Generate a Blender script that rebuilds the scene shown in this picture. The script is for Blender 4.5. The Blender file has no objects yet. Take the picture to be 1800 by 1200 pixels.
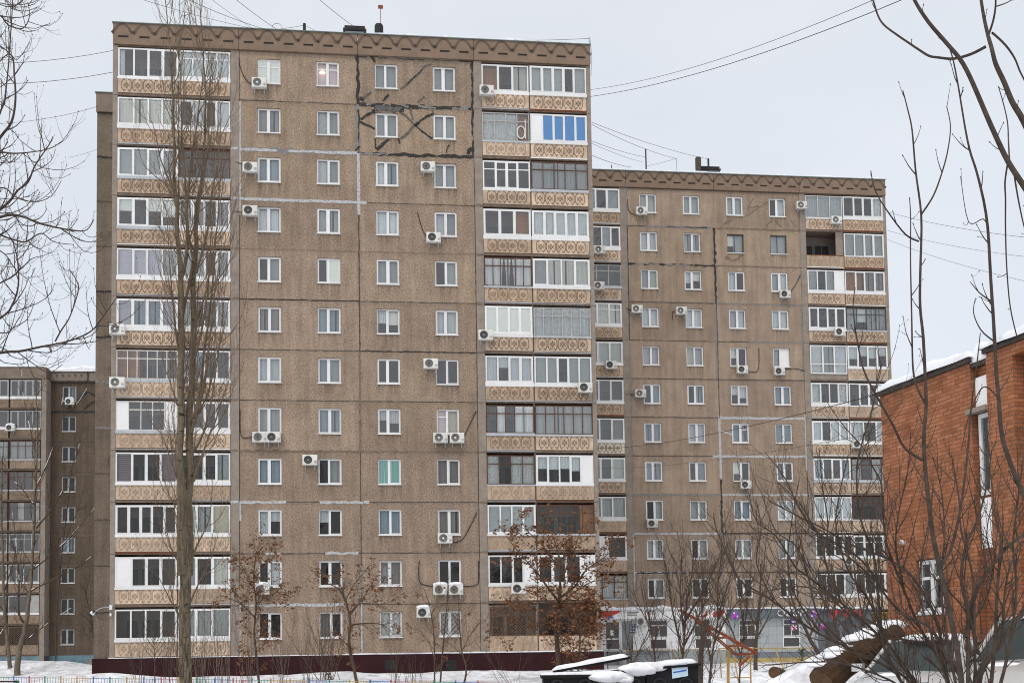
import bpy, math, random
from mathutils import Vector, Matrix, noise as mnoise
R = math.radians
SC = bpy.context.scene
COL = SC.collection

# ------------------------------------------------------------------ camera
F, PITCH, ROLL, PPX, PPY = 2100.0, .0628, -.0151, 900.0, 1011.0
c_, s_ = math.cos(PITCH), math.sin(PITCH)
FWD = Vector((0, c_, s_)); R0 = Vector((1, 0, 0)); U0 = Vector((0, -s_, c_))
RIGHT = math.cos(ROLL)*R0 + math.sin(ROLL)*U0
UP = -math.sin(ROLL)*R0 + math.cos(ROLL)*U0
CAM = Vector((0, 0, 1.65))
cd = bpy.data.cameras.new('camera')
cd.sensor_fit = 'HORIZONTAL'; cd.sensor_width = 36.0; cd.lens = 36.0*F/1800.0
cd.shift_x = 0.0; cd.shift_y = (PPY-600.0)/1800.0
cd.clip_start = .1; cd.clip_end = 6000
cam = bpy.data.objects.new('camera', cd); COL.objects.link(cam)
M = Matrix((RIGHT, UP, -FWD)).transposed().to_4x4(); M.translation = CAM
cam.matrix_world = M
SC.camera = cam

def ray(px, py): return RIGHT*((px-PPX)/F) + UP*((PPY-py)/F) + FWD
def at(px, py, Y):
    d = ray(px, py); return CAM + d*(Y/d.y)

# ------------------------------------------------------------------ light
SUN_EL, SUN_AZ = R(56), R(-158)
w = bpy.data.worlds.new("World"); SC.world = w; w.use_nodes = True
nt = w.node_tree; nt.nodes.clear()
N = nt.nodes.new; L = nt.links.new
out = N('ShaderNodeOutputWorld'); add = N('ShaderNodeAddShader')
sky = N('ShaderNodeTexSky'); sky.sky_type = 'NISHITA'; sky.sun_disc = False
sky.sun_elevation = SUN_EL; sky.sun_rotation = SUN_AZ; sky.dust_density = 4
b1 = N('ShaderNodeBackground'); b1.inputs['Strength'].default_value = .05; sky.air_density = .6
b2 = N('ShaderNodeBackground'); b2.inputs['Strength'].default_value = .74
tc = N('ShaderNodeTexCoord'); mp = N('ShaderNodeMapping'); mp.inputs['Scale'].default_value = (1.4, 1.4, 3.5)
nz = N('ShaderNodeTexNoise'); nz.inputs['Scale'].default_value = 1.6; nz.inputs['Detail'].default_value = 5
rp = N('ShaderNodeValToRGB')
rp.color_ramp.elements[0].position = .3; rp.color_ramp.elements[0].color = (.80, .838, .862, 1)
rp.color_ramp.elements[1].position = .72; rp.color_ramp.elements[1].color = (.925, .945, .96, 1)
L(tc.outputs['Generated'], mp.inputs['Vector']); L(mp.outputs[0], nz.inputs['Vector'])
L(nz.outputs['Fac'], rp.inputs['Fac']); L(rp.outputs[0], b2.inputs['Color'])
L(sky.outputs[0], b1.inputs['Color']); L(b1.outputs[0], add.inputs[0]); L(b2.outputs[0], add.inputs[1])
L(add.outputs[0], out.inputs['Surface'])
sd = bpy.data.lights.new('sun', 'SUN'); sd.energy = .85; sd.angle = R(14); sd.color = (1, .97, .93)
so = bpy.data.objects.new('sun', sd); COL.objects.link(so)
sdir = Vector((math.sin(SUN_AZ)*math.cos(SUN_EL), math.cos(SUN_AZ)*math.cos(SUN_EL), math.sin(SUN_EL)))
so.rotation_euler = sdir.to_track_quat('Z', 'Y').to_euler()
SC.view_settings.view_transform = 'Standard'
SC.view_settings.look = 'None'
SC.view_settings.exposure = 0.14
SC.view_settings.gamma = 1.0
SC.cycles.filter_width = 1.05
SC.cycles.max_bounces = 6
SC.cycles.transparent_max_bounces = 12

# ------------------------------------------------------------------ helpers
class MB:
    def __init__(s): s.v = []; s.f = []; s.m = []
    def quad(s, a, b, c, d, mi=0):
        n = len(s.v); s.v += [tuple(a), tuple(b), tuple(c), tuple(d)]; s.f.append((n, n+1, n+2, n+3)); s.m.append(mi)
    def poly(s, pts, mi=0):
        n = len(s.v); s.v += [tuple(p) for p in pts]; s.f.append(tuple(range(n, n+len(pts)))); s.m.append(mi)
    def box(s, x0, x1, y0, y1, z0, z1, mi=0):
        n = len(s.v)
        s.v += [(x0,y0,z0),(x1,y0,z0),(x1,y1,z0),(x0,y1,z0),(x0,y0,z1),(x1,y0,z1),(x1,y1,z1),(x0,y1,z1)]
        for f in ((0,3,2,1),(4,5,6,7),(0,1,5,4),(1,2,6,5),(2,3,7,6),(3,0,4,7)):
            s.f.append(tuple(n+i for i in f)); s.m.append(mi)
    def obox(s, P, A, B, C, mi=0):      # box from corner P with edge vectors
        n = len(s.v); P, A, B, C = map(Vector, (P, A, B, C))
        s.v += [tuple(q) for q in (P, P+A, P+A+B, P+B, P+C, P+A+C, P+A+B+C, P+B+C)]
        for f in ((0,3,2,1),(4,5,6,7),(0,1,5,4),(1,2,6,5),(2,3,7,6),(3,0,4,7)):
            s.f.append(tuple(n+i for i in f)); s.m.append(mi)
    def tube(s, pts, rads, n=5, mi=0, cap=False):
        pts = [Vector(p) for p in pts]
        k = len(pts)
        if k < 2: return
        if not hasattr(rads, '__len__'): rads = [rads]*k
        t = (pts[1]-pts[0]).normalized()
        u = t.orthogonal().normalized()
        base = len(s.v)
        for i, p in enumerate(pts):
            if i == 0: d = pts[1]-pts[0]
            elif i == k-1: d = pts[-1]-pts[-2]
            else: d = pts[i+1]-pts[i-1]
            if d.length < 1e-9: d = t
            t = d.normalized()
            u = (u - t*u.dot(t))
            if u.length < 1e-6: u = t.orthogonal()
            u.normalize(); v = t.cross(u)
            r = rads[i]
            for j in range(n):
                a = 2*math.pi*j/n
                s.v.append(tuple(p + u*(r*math.cos(a)) + v*(r*math.sin(a))))
        for i in range(k-1):
            for j in range(n):
                a = base+i*n+j; b = base+i*n+(j+1) % n
                s.f.append((a, b, b+n, a+n)); s.m.append(mi)
        if cap:
            s.f.append(tuple(base+j for j in reversed(range(n)))); s.m.append(mi)
            s.f.append(tuple(base+(k-1)*n+j for j in range(n))); s.m.append(mi)
    def lathe(s, c, prof, n=16, axis='z', mi=0):   # prof: list of (radius, along)
        base = len(s.v); c = Vector(c)
        for r, h in prof:
            for j in range(n):
                a = 2*math.pi*j/n; x, y = r*math.cos(a), r*math.sin(a)
                s.v.append(tuple(c + (Vector((x, y, h)) if axis == 'z' else Vector((x, h, y)) if axis == 'y' else Vector((h, x, y)))))
        for i in range(len(prof)-1):
            for j in range(n):
                a = base+i*n+j; b = base+i*n+(j+1) % n
                s.f.append((a, b, b+n, a+n)); s.m.append(mi)
    def blob(s, c, rx, ry, rz, rng, nu=10, nv=7, rough=.15, flat=True, mi=0):
        base = len(s.v); c = Vector(c); off = Vector((rng.random()*50, rng.random()*50, rng.random()*50))
        for i in range(nv+1):
            th = math.pi*i/nv
            for j in range(nu):
                ph = 2*math.pi*j/nu
                d = Vector((math.sin(th)*math.cos(ph), math.sin(th)*math.sin(ph), math.cos(th)))
                k = 1+rough*2*mnoise.noise(d*1.7+off)
                z = d.z*rz*k
                if flat and z < 0: z *= .35
                s.v.append((c.x+d.x*rx*k, c.y+d.y*ry*k, c.z+z))
        for i in range(nv):
            for j in range(nu):
                a = base+i*nu+j; b = base+i*nu+(j+1) % nu
                s.f.append((a, a+nu, b+nu, b)); s.m.append(mi)
    def mesh(s, name, mats, smooth=False):
        me = bpy.data.meshes.new(name)
        me.from_pydata(s.v, [], s.f)
        for m in (mats if isinstance(mats, (list, tuple)) else [mats]): me.materials.append(m)
        me.polygons.foreach_set('material_index', s.m)
        if smooth: me.polygons.foreach_set('use_smooth', [True]*len(s.f))
        me.update()
        return me
    def build(s, name, mats, parent=None, loc=None, smooth=False):
        return link(name, s.mesh(name, mats, smooth), parent, loc)

def link(name, data, parent=None, loc=None, rot=None):
    o = bpy.data.objects.new(name, data); COL.objects.link(o)
    if parent is not None: o.parent = parent
    if loc is not None: o.location = loc
    if rot is not None: o.rotation_euler = rot
    return o
def tag(o, label, cat, group=None, kind=None):
    o['label'] = label; o['category'] = cat
    if group: o['group'] = group
    if kind: o['kind'] = kind
    return o
def struct(o): o['kind'] = 'structure'; return o
def thing(name, label, cat, loc=(0,0,0), rz=0, group=None):
    return tag(link(name, None, None, loc, (0,0,rz)), label, cat, group)
def copy_tree(o, parent=None):
    c = o.copy(); COL.objects.link(c)
    if parent is not None: c.parent = parent
    for ch in [q for q in CH.get(o.name, [])]: copy_tree(ch, c)
    return c
CH = {}

def lerp(a, b, t): return a+(b-a)*t
def smooth_path(pts, sub=4):
    pts = [Vector(p) for p in pts]
    if len(pts) < 3: return [pts[0].lerp(pts[1], i/sub) for i in range(sub+1)]
    res = []
    for i in range(len(pts)-1):
        p0 = pts[max(i-1, 0)]; p1 = pts[i]; p2 = pts[i+1]; p3 = pts[min(i+2, len(pts)-1)]
        for k in range(sub):
            t = k/sub
            res.append(.5*((2*p1)+(p2-p0)*t+(2*p0-5*p1+4*p2-p3)*t*t+(3*p1-p0-3*p2+p3)*t**3))
    res.append(pts[-1]); return res

# ------------------------------------------------------------------ materials
def nodes(name):
    m = bpy.data.materials.new(name); m.use_nodes = True
    t = m.node_tree; p = t.nodes['Principled BSDF']
    return m, t, p
def plain(name, col, rough=.6, var=.12, scale=3.0, metal=0.0, spec=.3, bump=0.0, stretch=(1,1,1), rnd=0.0):
    m, t, p = nodes(name)
    p.inputs['Roughness'].default_value = rough; p.inputs['Metallic'].default_value = metal
    p.inputs['Specular IOR Level'].default_value = spec
    tcn = t.nodes.new('ShaderNodeTexCoord'); mpn = t.nodes.new('ShaderNodeMapping'); mpn.inputs['Scale'].default_value = stretch
    n = t.nodes.new('ShaderNodeTexNoise'); n.inputs['Scale'].default_value = scale; n.inputs['Detail'].default_value = 5; n.inputs['Roughness'].default_value = .65
    r = t.nodes.new('ShaderNodeValToRGB')
    r.color_ramp.elements[0].position = .3; r.color_ramp.elements[1].position = .7
    r.color_ramp.elements[0].color = tuple(x*(1-var) for x in col)+(1,)
    r.color_ramp.elements[1].color = tuple(min(x*(1+var), 1) for x in col)+(1,)
    t.links.new(tcn.outputs['Object'], mpn.inputs['Vector']); t.links.new(mpn.outputs[0], n.inputs['Vector'])
    t.links.new(n.outputs['Fac'], r.inputs['Fac']); t.links.new(r.outputs[0], p.inputs['Base Color'])
    if rnd:     # every piece has its own tone and its own stains
        oi = t.nodes.new('ShaderNodeObjectInfo'); m1 = t.nodes.new('ShaderNodeMath'); m1.operation = 'MULTIPLY'; m1.inputs[1].default_value = 60
        cx = t.nodes.new('ShaderNodeCombineXYZ'); t.links.new(oi.outputs['Random'], m1.inputs[0]); t.links.new(m1.outputs[0], cx.inputs[0]); t.links.new(m1.outputs[0], cx.inputs[2]); t.links.new(cx.outputs[0], mpn.inputs['Location'])
        mr = t.nodes.new('ShaderNodeMapRange'); mr.inputs[3].default_value = 1-rnd; mr.inputs[4].default_value = 1+rnd*.6; t.links.new(oi.outputs['Random'], mr.inputs[0])
        vs = t.nodes.new('ShaderNodeVectorMath'); vs.operation = 'SCALE'; t.links.new(r.outputs[0], vs.inputs[0]); t.links.new(mr.outputs[0], vs.inputs['Scale']); t.links.new(vs.outputs[0], p.inputs['Base Color'])
    if bump:
        b = t.nodes.new('ShaderNodeBump'); b.inputs['Strength'].default_value = bump; b.inputs['Distance'].default_value = .02
        t.links.new(n.outputs['Fac'], b.inputs['Height']); t.links.new(b.outputs[0], p.inputs['Normal'])
    return m

def aggregate(name, dark, mid, light, z0=1.5):
    m, t, p = nodes(name); nn = t.nodes.new; ll = t.links.new
    p.inputs['Roughness'].default_value = .9; p.inputs['Specular IOR Level'].default_value = .15
    tcn = nn('ShaderNodeTexCoord')
    n1 = nn('ShaderNodeTexNoise'); n1.inputs['Scale'].default_value = 12; n1.inputs['Detail'].default_value = 8; n1.inputs['Roughness'].default_value = .8
    r1 = nn('ShaderNodeValToRGB'); e = r1.color_ramp.elements
    e[0].position = .36; e[0].color = dark+(1,); e[1].position = .64; e[1].color = light+(1,)
    q = r1.color_ramp.elements.new(.5); q.color = mid+(1,)
    ll(tcn.outputs['Object'], n1.inputs['Vector']); ll(n1.outputs['Fac'], r1.inputs['Fac'])
    # pale and dark pebbles
    v1 = nn('ShaderNodeTexVoronoi'); v1.inputs['Scale'].default_value = 15; v1.feature = 'F1'
    ll(tcn.outputs['Object'], v1.inputs['Vector'])
    wn = nn('ShaderNodeSeparateColor'); ll(v1.outputs['Color'], wn.inputs[0])
    gt = nn('ShaderNodeMath'); gt.operation = 'GREATER_THAN'; gt.inputs[1].default_value = .80; ll(wn.outputs[0], gt.inputs[0])
    lt = nn('ShaderNodeMath'); lt.operation = 'LESS_THAN'; lt.inputs[1].default_value = .34; ll(v1.outputs['Distance'], lt.inputs[0])
    mul = nn('ShaderNodeMath'); mul.operation = 'MULTIPLY'; ll(gt.outputs[0], mul.inputs[0]); ll(lt.outputs[0], mul.inputs[1])
    mul2 = nn('ShaderNodeMath'); mul2.operation = 'MULTIPLY'; mul2.inputs[1].default_value = .42; ll(mul.outputs[0], mul2.inputs[0])
    pc = nn('ShaderNodeMix'); pc.data_type = 'RGBA'; ll(wn.outputs[1], pc.inputs[0])
    pc.inputs[6].default_value = tuple(x*.32 for x in dark)+(1,); pc.inputs[7].default_value = tuple(min(1, x*1.35) for x in light)+(1,)
    mx = nn('ShaderNodeMix'); mx.data_type = 'RGBA'; ll(mul2.outputs[0], mx.inputs[0]); ll(r1.outputs[0], mx.inputs[6]); ll(pc.outputs[2], mx.inputs[7])
    # large weathering clouds and vertical streaks
    n2 = nn('ShaderNodeTexNoise'); n2.inputs['Scale'].default_value = .9; n2.inputs['Detail'].default_value = 6; n2.inputs['Roughness'].default_value = .7
    ll(tcn.outputs['Object'], n2.inputs['Vector'])
    mp2 = nn('ShaderNodeMapping'); mp2.inputs['Scale'].default_value = (2.2, 1, .22); ll(tcn.outputs['Object'], mp2.inputs['Vector'])
    n3 = nn('ShaderNodeTexNoise'); n3.inputs['Scale'].default_value = 1.3; n3.inputs['Detail'].default_value = 5; ll(mp2.outputs[0], n3.inputs['Vector'])
    ad = nn('ShaderNodeMath'); ad.operation = 'ADD'; ll(n2.outputs['Fac'], ad.inputs[0]); ll(n3.outputs['Fac'], ad.inputs[1])
    mr = nn('ShaderNodeMapRange'); mr.inputs[1].default_value = .6; mr.inputs[2].default_value = 1.35; mr.inputs[3].default_value = .63; mr.inputs[4].default_value = 1.2
    ll(ad.outputs[0], mr.inputs[0])
    # each cast panel has its own tone
    sp = nn('ShaderNodeSeparateXYZ'); ll(tcn.outputs['Object'], sp.inputs[0])
    fz = nn('ShaderNodeMath'); fz.operation = 'SUBTRACT'; fz.inputs[1].default_value = z0; ll(sp.outputs[2], fz.inputs[0])
    fz2 = nn('ShaderNodeMath'); fz2.operation = 'DIVIDE'; fz2.inputs[1].default_value = 2.8; ll(fz.outputs[0], fz2.inputs[0])
    fz3 = nn('ShaderNodeMath'); fz3.operation = 'FLOOR'; ll(fz2.outputs[0], fz3.inputs[0])
    fx = nn('ShaderNodeMath'); fx.operation = 'SUBTRACT'; fx.inputs[1].default_value = -1.0; ll(sp.outputs[0], fx.inputs[0])
    fx2 = nn('ShaderNodeMath'); fx2.operation = 'DIVIDE'; fx2.inputs[1].default_value = 6.53; ll(fx.outputs[0], fx2.inputs[0])
    fx3 = nn('ShaderNodeMath'); fx3.operation = 'FLOOR'; ll(fx2.outputs[0], fx3.inputs[0])
    cb = nn('ShaderNodeCombineXYZ'); ll(fx3.outputs[0], cb.inputs[0]); ll(fz3.outputs[0], cb.inputs[1])
    wh = nn('ShaderNodeTexWhiteNoise'); ll(cb.outputs[0], wh.inputs['Vector'])
    mr2 = nn('ShaderNodeMapRange'); mr2.inputs[3].default_value = .90; mr2.inputs[4].default_value = 1.08; ll(wh.outputs['Value'], mr2.inputs[0])
    mm = nn('ShaderNodeMath'); mm.operation = 'MULTIPLY'; ll(mr.outputs[0], mm.inputs[0]); ll(mr2.outputs[0], mm.inputs[1])
    sc = nn('ShaderNodeVectorMath'); sc.operation = 'SCALE'; ll(mx.outputs[2], sc.inputs[0]); ll(mm.outputs[0], sc.inputs['Scale'])
    # rain streaks running down from the window sills
    def M_(op, a, b=None):
        q = nn('ShaderNodeMath'); q.operation = op
        for i_, v_ in enumerate((a, b)):
            if v_ is None: continue
            if hasattr(v_, 'is_linked'): ll(v_, q.inputs[i_])
            else: q.inputs[i_].default_value = v_
        return q.outputs[0]
    xr = M_('MULTIPLY', M_('FRACT', M_('DIVIDE', sp.outputs[0], 3.247)), 3.247)
    zr_ = M_('MULTIPLY', M_('FRACT', fz2.outputs[0]), 2.8)
    inx = M_('LESS_THAN', M_('ABSOLUTE', M_('SUBTRACT', xr, .63)), .66)
    fall = nn('ShaderNodeMapRange'); fall.inputs[1].default_value = .96; fall.inputs[2].default_value = .05; fall.inputs[3].default_value = 1; fall.inputs[4].default_value = 0; ll(zr_, fall.inputs[0])
    inz = M_('MULTIPLY', M_('LESS_THAN', zr_, .96), fall.outputs[0])
    mp4 = nn('ShaderNodeMapping'); mp4.inputs['Scale'].default_value = (7, 1, .45); ll(tcn.outputs['Object'], mp4.inputs['Vector'])
    n4 = nn('ShaderNodeTexNoise'); n4.inputs['Scale'].default_value = 1.0; n4.inputs['Detail'].default_value = 4; ll(mp4.outputs[0], n4.inputs['Vector'])
    sk = nn('ShaderNodeMapRange'); sk.inputs[1].default_value = .42; sk.inputs[2].default_value = .66; sk.inputs[3].default_value = 0; sk.inputs[4].default_value = .42; ll(n4.outputs['Fac'], sk.inputs[0])
    st_ = M_('SUBTRACT', 1.0, M_('MULTIPLY', M_('MULTIPLY', inx, inz), sk.outputs[0]))
    # sooty band under each horizontal joint
    so_ = nn('ShaderNodeMapRange'); so_.inputs[1].default_value = 2.45; so_.inputs[2].default_value = 2.8; so_.inputs[3].default_value = 0; so_.inputs[4].default_value = .22; ll(zr_, so_.inputs[0])
    st2 = M_('MULTIPLY', st_, M_('SUBTRACT', 1.0, M_('MULTIPLY', so_.outputs[0], n2.outputs['Fac'])))
    mm2 = M_('MULTIPLY', mm.outputs[0], st2); ll(mm2, sc.inputs['Scale'])
    hz = nn('ShaderNodeMapRange'); hz.inputs[1].default_value = 22; hz.inputs[2].default_value = 34; hz.inputs[3].default_value = 0; hz.inputs[4].default_value = .5; ll(sp.outputs[2], hz.inputs[0])
    wsep = nn('ShaderNodeSeparateColor'); ll(wh.outputs['Color'], wsep.inputs[0]); hs = nn('ShaderNodeMath'); hs.operation = 'MULTIPLY'; hs.inputs[1].default_value = .5; ll(wsep.outputs[1], hs.inputs[0])
    ha = nn('ShaderNodeMath'); ha.operation = 'ADD'; ha.use_clamp = True; ll(hz.outputs[0], ha.inputs[0]); ll(hs.outputs[0], ha.inputs[1])
    hm = nn('ShaderNodeMix'); hm.data_type = 'RGBA'; hm.inputs[6].default_value = (1, 1, 1, 1); hm.inputs[7].default_value = (.96, .955, .88, 1); ll(ha.outputs[0], hm.inputs[0])
    vm = nn('ShaderNodeVectorMath'); vm.operation = 'MULTIPLY'; ll(sc.outputs[0], vm.inputs[0]); ll(hm.outputs[2], vm.inputs[1])
    ll(vm.outputs[0], p.inputs['Base Color'])
    bp = nn('ShaderNodeBump'); bp.inputs['Strength'].default_value = .5; bp.inputs['Distance'].default_value = .02
    ll(n1.outputs['Fac'], bp.inputs['Height']); ll(bp.outputs[0], p.inputs['Normal'])
    return m

def glass_mat(name, base=.16, tint=(.92,.96,.97)):
    m = bpy.data.materials.new(name); m.use_nodes = True; t = m.node_tree; t.nodes.clear(); nn = t.nodes.new; ll = t.links.new
    o = nn('ShaderNodeOutputMaterial'); mx = nn('ShaderNodeMixShader'); tr = nn('ShaderNodeBsdfTransparent'); gl = nn('ShaderNodeBsdfGlossy')
    tr.inputs[0].default_value = tint+(1,); gl.inputs['Roughness'].default_value = .03
    lw = nn('ShaderNodeLayerWeight'); lw.inputs[0].default_value = .25
    mr = nn('ShaderNodeMapRange'); mr.inputs[3].default_value = base; mr.inputs[4].default_value = .85
    ll(lw.outputs['Fresnel'], mr.inputs[0]); ll(mr.outputs[0], mx.inputs[0])
    n = nn('ShaderNodeTexNoise'); n.inputs['Scale'].default_value = 1.2; tcn = nn('ShaderNodeTexCoord'); ll(tcn.outputs['Object'], n.inputs['Vector'])
    b = nn('ShaderNodeBump'); b.inputs['Strength'].default_value = .12; b.inputs['Distance'].default_value = .05
    ll(n.outputs['Fac'], b.inputs['Height']); ll(b.outputs[0], gl.inputs['Normal'])
    ll(tr.outputs[0], mx.inputs[1]); ll(gl.outputs[0], mx.inputs[2]); ll(mx.outputs[0], o.inputs['Surface'])
    return m

def cloth(name, col, scale=(7,1,.4), var=.07):
    return plain(name, col, .95, var, 3.0, stretch=scale, spec=.05, rnd=.16)

def brick_mat():
    m, t, p = nodes('red brick'); nn = t.nodes.new; ll = t.links.new
    p.inputs['Roughness'].default_value = .9; p.inputs['Specular IOR Level'].default_value = .15
    tcn = nn('ShaderNodeTexCoord'); sp = nn('ShaderNodeSeparateXYZ'); ll(tcn.outputs['Object'], sp.inputs[0])
    ax = nn('ShaderNodeMath'); ax.operation = 'ADD'; ll(sp.outputs[0], ax.inputs[0]); ll(sp.outputs[1], ax.inputs[1])
    cb = nn('ShaderNodeCombineXYZ'); ll(ax.outputs[0], cb.inputs[0]); ll(sp.outputs[2], cb.inputs[1])
    br = nn('ShaderNodeTexBrick'); ll(cb.outputs[0], br.inputs['Vector'])
    br.inputs['Color1'].default_value = (.315, .112, .05, 1); br.inputs['Color2'].default_value = (.43, .172, .088, 1); br.inputs['Mortar'].default_value = (.19, .11, .068, 1)
    br.inputs['Scale'].default_value = 1.0; br.inputs['Mortar Size'].default_value = .009; br.inputs['Mortar Smooth'].default_value = .3
    br.inputs['Bias'].default_value = -.1; br.inputs['Brick Width'].default_value = .26; br.inputs['Row Height'].default_value = .077
    n = nn('ShaderNodeTexNoise'); n.inputs['Scale'].default_value = 2.2; n.inputs['Detail'].default_value = 8; n.inputs['Roughness'].default_value = .75; ll(tcn.outputs['Object'], n.inputs['Vector'])
    mr = nn('ShaderNodeMapRange'); mr.inputs[1].default_value = .3; mr.inputs[2].default_value = .7; mr.inputs[3].default_value = .62; mr.inputs[4].default_value = 1.3; ll(n.outputs['Fac'], mr.inputs[0])
    sc = nn('ShaderNodeVectorMath'); sc.operation = 'SCALE'; ll(br.outputs['Color'], sc.inputs[0]); ll(mr.outputs[0], sc.inputs['Scale'])
    ll(sc.outputs[0], p.inputs['Base Color'])
    bp = nn('ShaderNodeBump'); bp.invert = True; bp.inputs['Strength'].default_value = .8; bp.inputs['Distance'].default_value = .01
    ll(br.outputs['Fac'], bp.inputs['Height']); ll(bp.outputs[0], p.inputs['Normal'])
    return m

def stripes(name, c1, c2, freq, axis=2):
    m, t, p = nodes(name); nn = t.nodes.new; ll = t.links.new
    p.inputs['Roughness'].default_value = .8
    tcn = nn('ShaderNodeTexCoord'); sp = nn('ShaderNodeSeparateXYZ'); ll(tcn.outputs['Object'], sp.inputs[0])
    mu = nn('ShaderNodeMath'); mu.operation = 'MULTIPLY'; mu.inputs[1].default_value = freq; ll(sp.outputs[axis], mu.inputs[0])
    fr = nn('ShaderNodeMath'); fr.operation = 'FRACT'; ll(mu.outputs[0], fr.inputs[0])
    g = nn('ShaderNodeMath'); g.operation = 'GREATER_THAN'; g.inputs[1].default_value = .3; ll(fr.outputs[0], g.inputs[0])
    mx = nn('ShaderNodeMix'); mx.data_type = 'RGBA'; mx.inputs[6].default_value = c1+(1,); mx.inputs[7].default_value = c2+(1,); ll(g.outputs[0], mx.inputs[0])
    ll(mx.outputs[2], p.inputs['Base Color']); return m

def snow_mat():
    m, t, p = nodes('snow'); nn = t.nodes.new; ll = t.links.new
    p.inputs['Roughness'].default_value = .85; p.inputs['Specular IOR Level'].default_value = .2
    tcn = nn('ShaderNodeTexCoord'); n = nn('ShaderNodeTexNoise'); n.inputs['Scale'].default_value = 2.5; n.inputs['Detail'].default_value = 8; n.inputs['Roughness'].default_value = .7
    ll(tcn.outputs['Object'], n.inputs['Vector'])
    r = nn('ShaderNodeValToRGB'); e = r.color_ramp.elements
    e[0].position = .28; e[0].color = (.54,.545,.56,1); e[1].position = .5; e[1].color = (.86,.87,.9,1)
    ll(n.outputs['Fac'], r.inputs['Fac']); ll(r.outputs[0], p.inputs['Base Color'])
    b = nn('ShaderNodeBump'); b.inputs['Strength'].default_value = .5; b.inputs['Distance'].default_value = .06
    ll(n.outputs['Fac'], b.inputs['Height']); ll(b.outputs[0], p.inputs['Normal']); return m

AGG = aggregate('pebble concrete', (.158,.115,.082), (.308,.231,.174), (.452,.353,.274))
AGG2 = aggregate('pebble concrete fine', (.208,.155,.114), (.33,.251,.192), (.428,.338,.266))
AGGC = aggregate('pebble concrete shaded', (.115,.09,.069), (.195,.157,.124), (.285,.235,.19))  # darker copy for the rear wing, shade of the nook put into its colour
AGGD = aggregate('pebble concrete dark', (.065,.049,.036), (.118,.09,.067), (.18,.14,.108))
CONC = plain('smooth concrete', (.265,.222,.182), .9, .18, 2.2, bump=.3)
FRZ = plain('parapet concrete', (.215,.152,.108), .9, .16, 1.6, bump=.3)
FRZD = plain('parapet ornament', (.125,.09,.068), .9, .25, 4)
FRZC = plain('parapet concrete grey', (.21,.165,.13), .9, .16, 1.6, bump=.3)
SLAB = plain('slab edge', (.16,.118,.09), .9, .3, 3.5)
PANEL = plain('ornament panel beige', (.51,.39,.288), .85, .3, 2.2, bump=.2, rnd=.16, stretch=(1.6,1,.6))
PANELT = plain('ornament panel tan', (.42,.312,.222), .85, .32, 2.2, bump=.2, rnd=.18, stretch=(1.6,1,.6))
PANELP = plain('ornament panel pale', (.70,.62,.50), .85, .14, 2.5, bump=.2)
ORN = plain('ornament grime', (.235,.16,.105), .9, .35, 4, rnd=.2)
ORNL = plain('ornament faint', (.37,.275,.195), .9, .2, 6)
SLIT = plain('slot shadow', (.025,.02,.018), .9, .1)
MAROON = plain('maroon sheet', (.030,.006,.008), .6, .25, 1.5, spec=.2)
BLUEPL = plain('faded blue sheet', (.13,.22,.26), .7, .25, 1.2)
J_DARK = plain('joint dark', (.075,.062,.052), .9, .35, 5)
J_BLACK = plain('joint bitumen', (.036,.033,.03), .85, .4, 6)
J_GREY = plain('joint mortar', (.215,.21,.20), .9, .25, 5)
J_LIGHT = plain('joint sealant', (.46,.46,.465), .85, .15, 6)
J_BROWN = plain('joint brown', (.19,.14,.105), .9, .25, 5)
def ragged(m, scale=11, cut=.40):
    t = m.node_tree; nn = t.nodes.new; ll = t.links.new; p = t.nodes['Principled BSDF']; o = [n for n in t.nodes if n.type == 'OUTPUT_MATERIAL'][0]
    tcn = nn('ShaderNodeTexCoord'); n = nn('ShaderNodeTexNoise'); n.inputs['Scale'].default_value = scale; n.inputs['Detail'].default_value = 5; n.inputs['Roughness'].default_value = .7
    r = nn('ShaderNodeMapRange'); r.inputs[1].default_value = cut-.04; r.inputs[2].default_value = cut+.05; tr = nn('ShaderNodeBsdfTransparent'); mx = nn('ShaderNodeMixShader')
    ll(tcn.outputs['Object'], n.inputs['Vector']); ll(n.outputs['Fac'], r.inputs[0]); ll(r.outputs[0], mx.inputs[0]); ll(tr.outputs[0], mx.inputs[1]); ll(p.outputs[0], mx.inputs[2]); ll(mx.outputs[0], o.inputs['Surface'])
J_CRACK = plain('crack mortar', (.115,.11,.10), .9, .35, 5)
for q_ in (J_BLACK, J_GREY, J_LIGHT, J_CRACK, J_BROWN): ragged(q_)
ragged(J_DARK, 9, .36)
JM = [J_DARK, J_BLACK, J_GREY, J_LIGHT, J_BROWN, J_CRACK]
PVC = plain('white pvc', (.735,.735,.725), .4, .07, 1.5, spec=.4, rnd=.09)
WOOD = plain('brown wood frame', (.11,.045,.022), .6, .3, 4)
METAL = plain('grey metal frame', (.42,.41,.39), .6, .2, 4)
DGREEN = plain('dark green frame', (.07,.075,.06), .6, .3, 4)
PANELC = plain('ornament panel weathered', (.25,.19,.135), .9, .3, 2.5, bump=.2, rnd=.15)
INFR = plain('inner frame', (.15,.14,.13), .8, .35, .6)
AGED = plain('aged pvc', (.40,.395,.38), .5, .15, 2, rnd=.15)
LATT = plain('lattice rust', (.27,.20,.15), .8, .3, 5)
BLKP = plain('whitewashed wood', (.62,.60,.56), .7, .2, 5)
GLASS = glass_mat('window glass', .135)
GLASSD = glass_mat('window glass lower', .04)
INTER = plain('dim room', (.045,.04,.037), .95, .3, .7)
LOGG = plain('loggia plaster', (.17,.14,.12), .95, .2, .8)
WOODIN = plain('orange wood lining', (.42,.17,.05), .7, .3, 3, stretch=(6,1,1))
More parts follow.
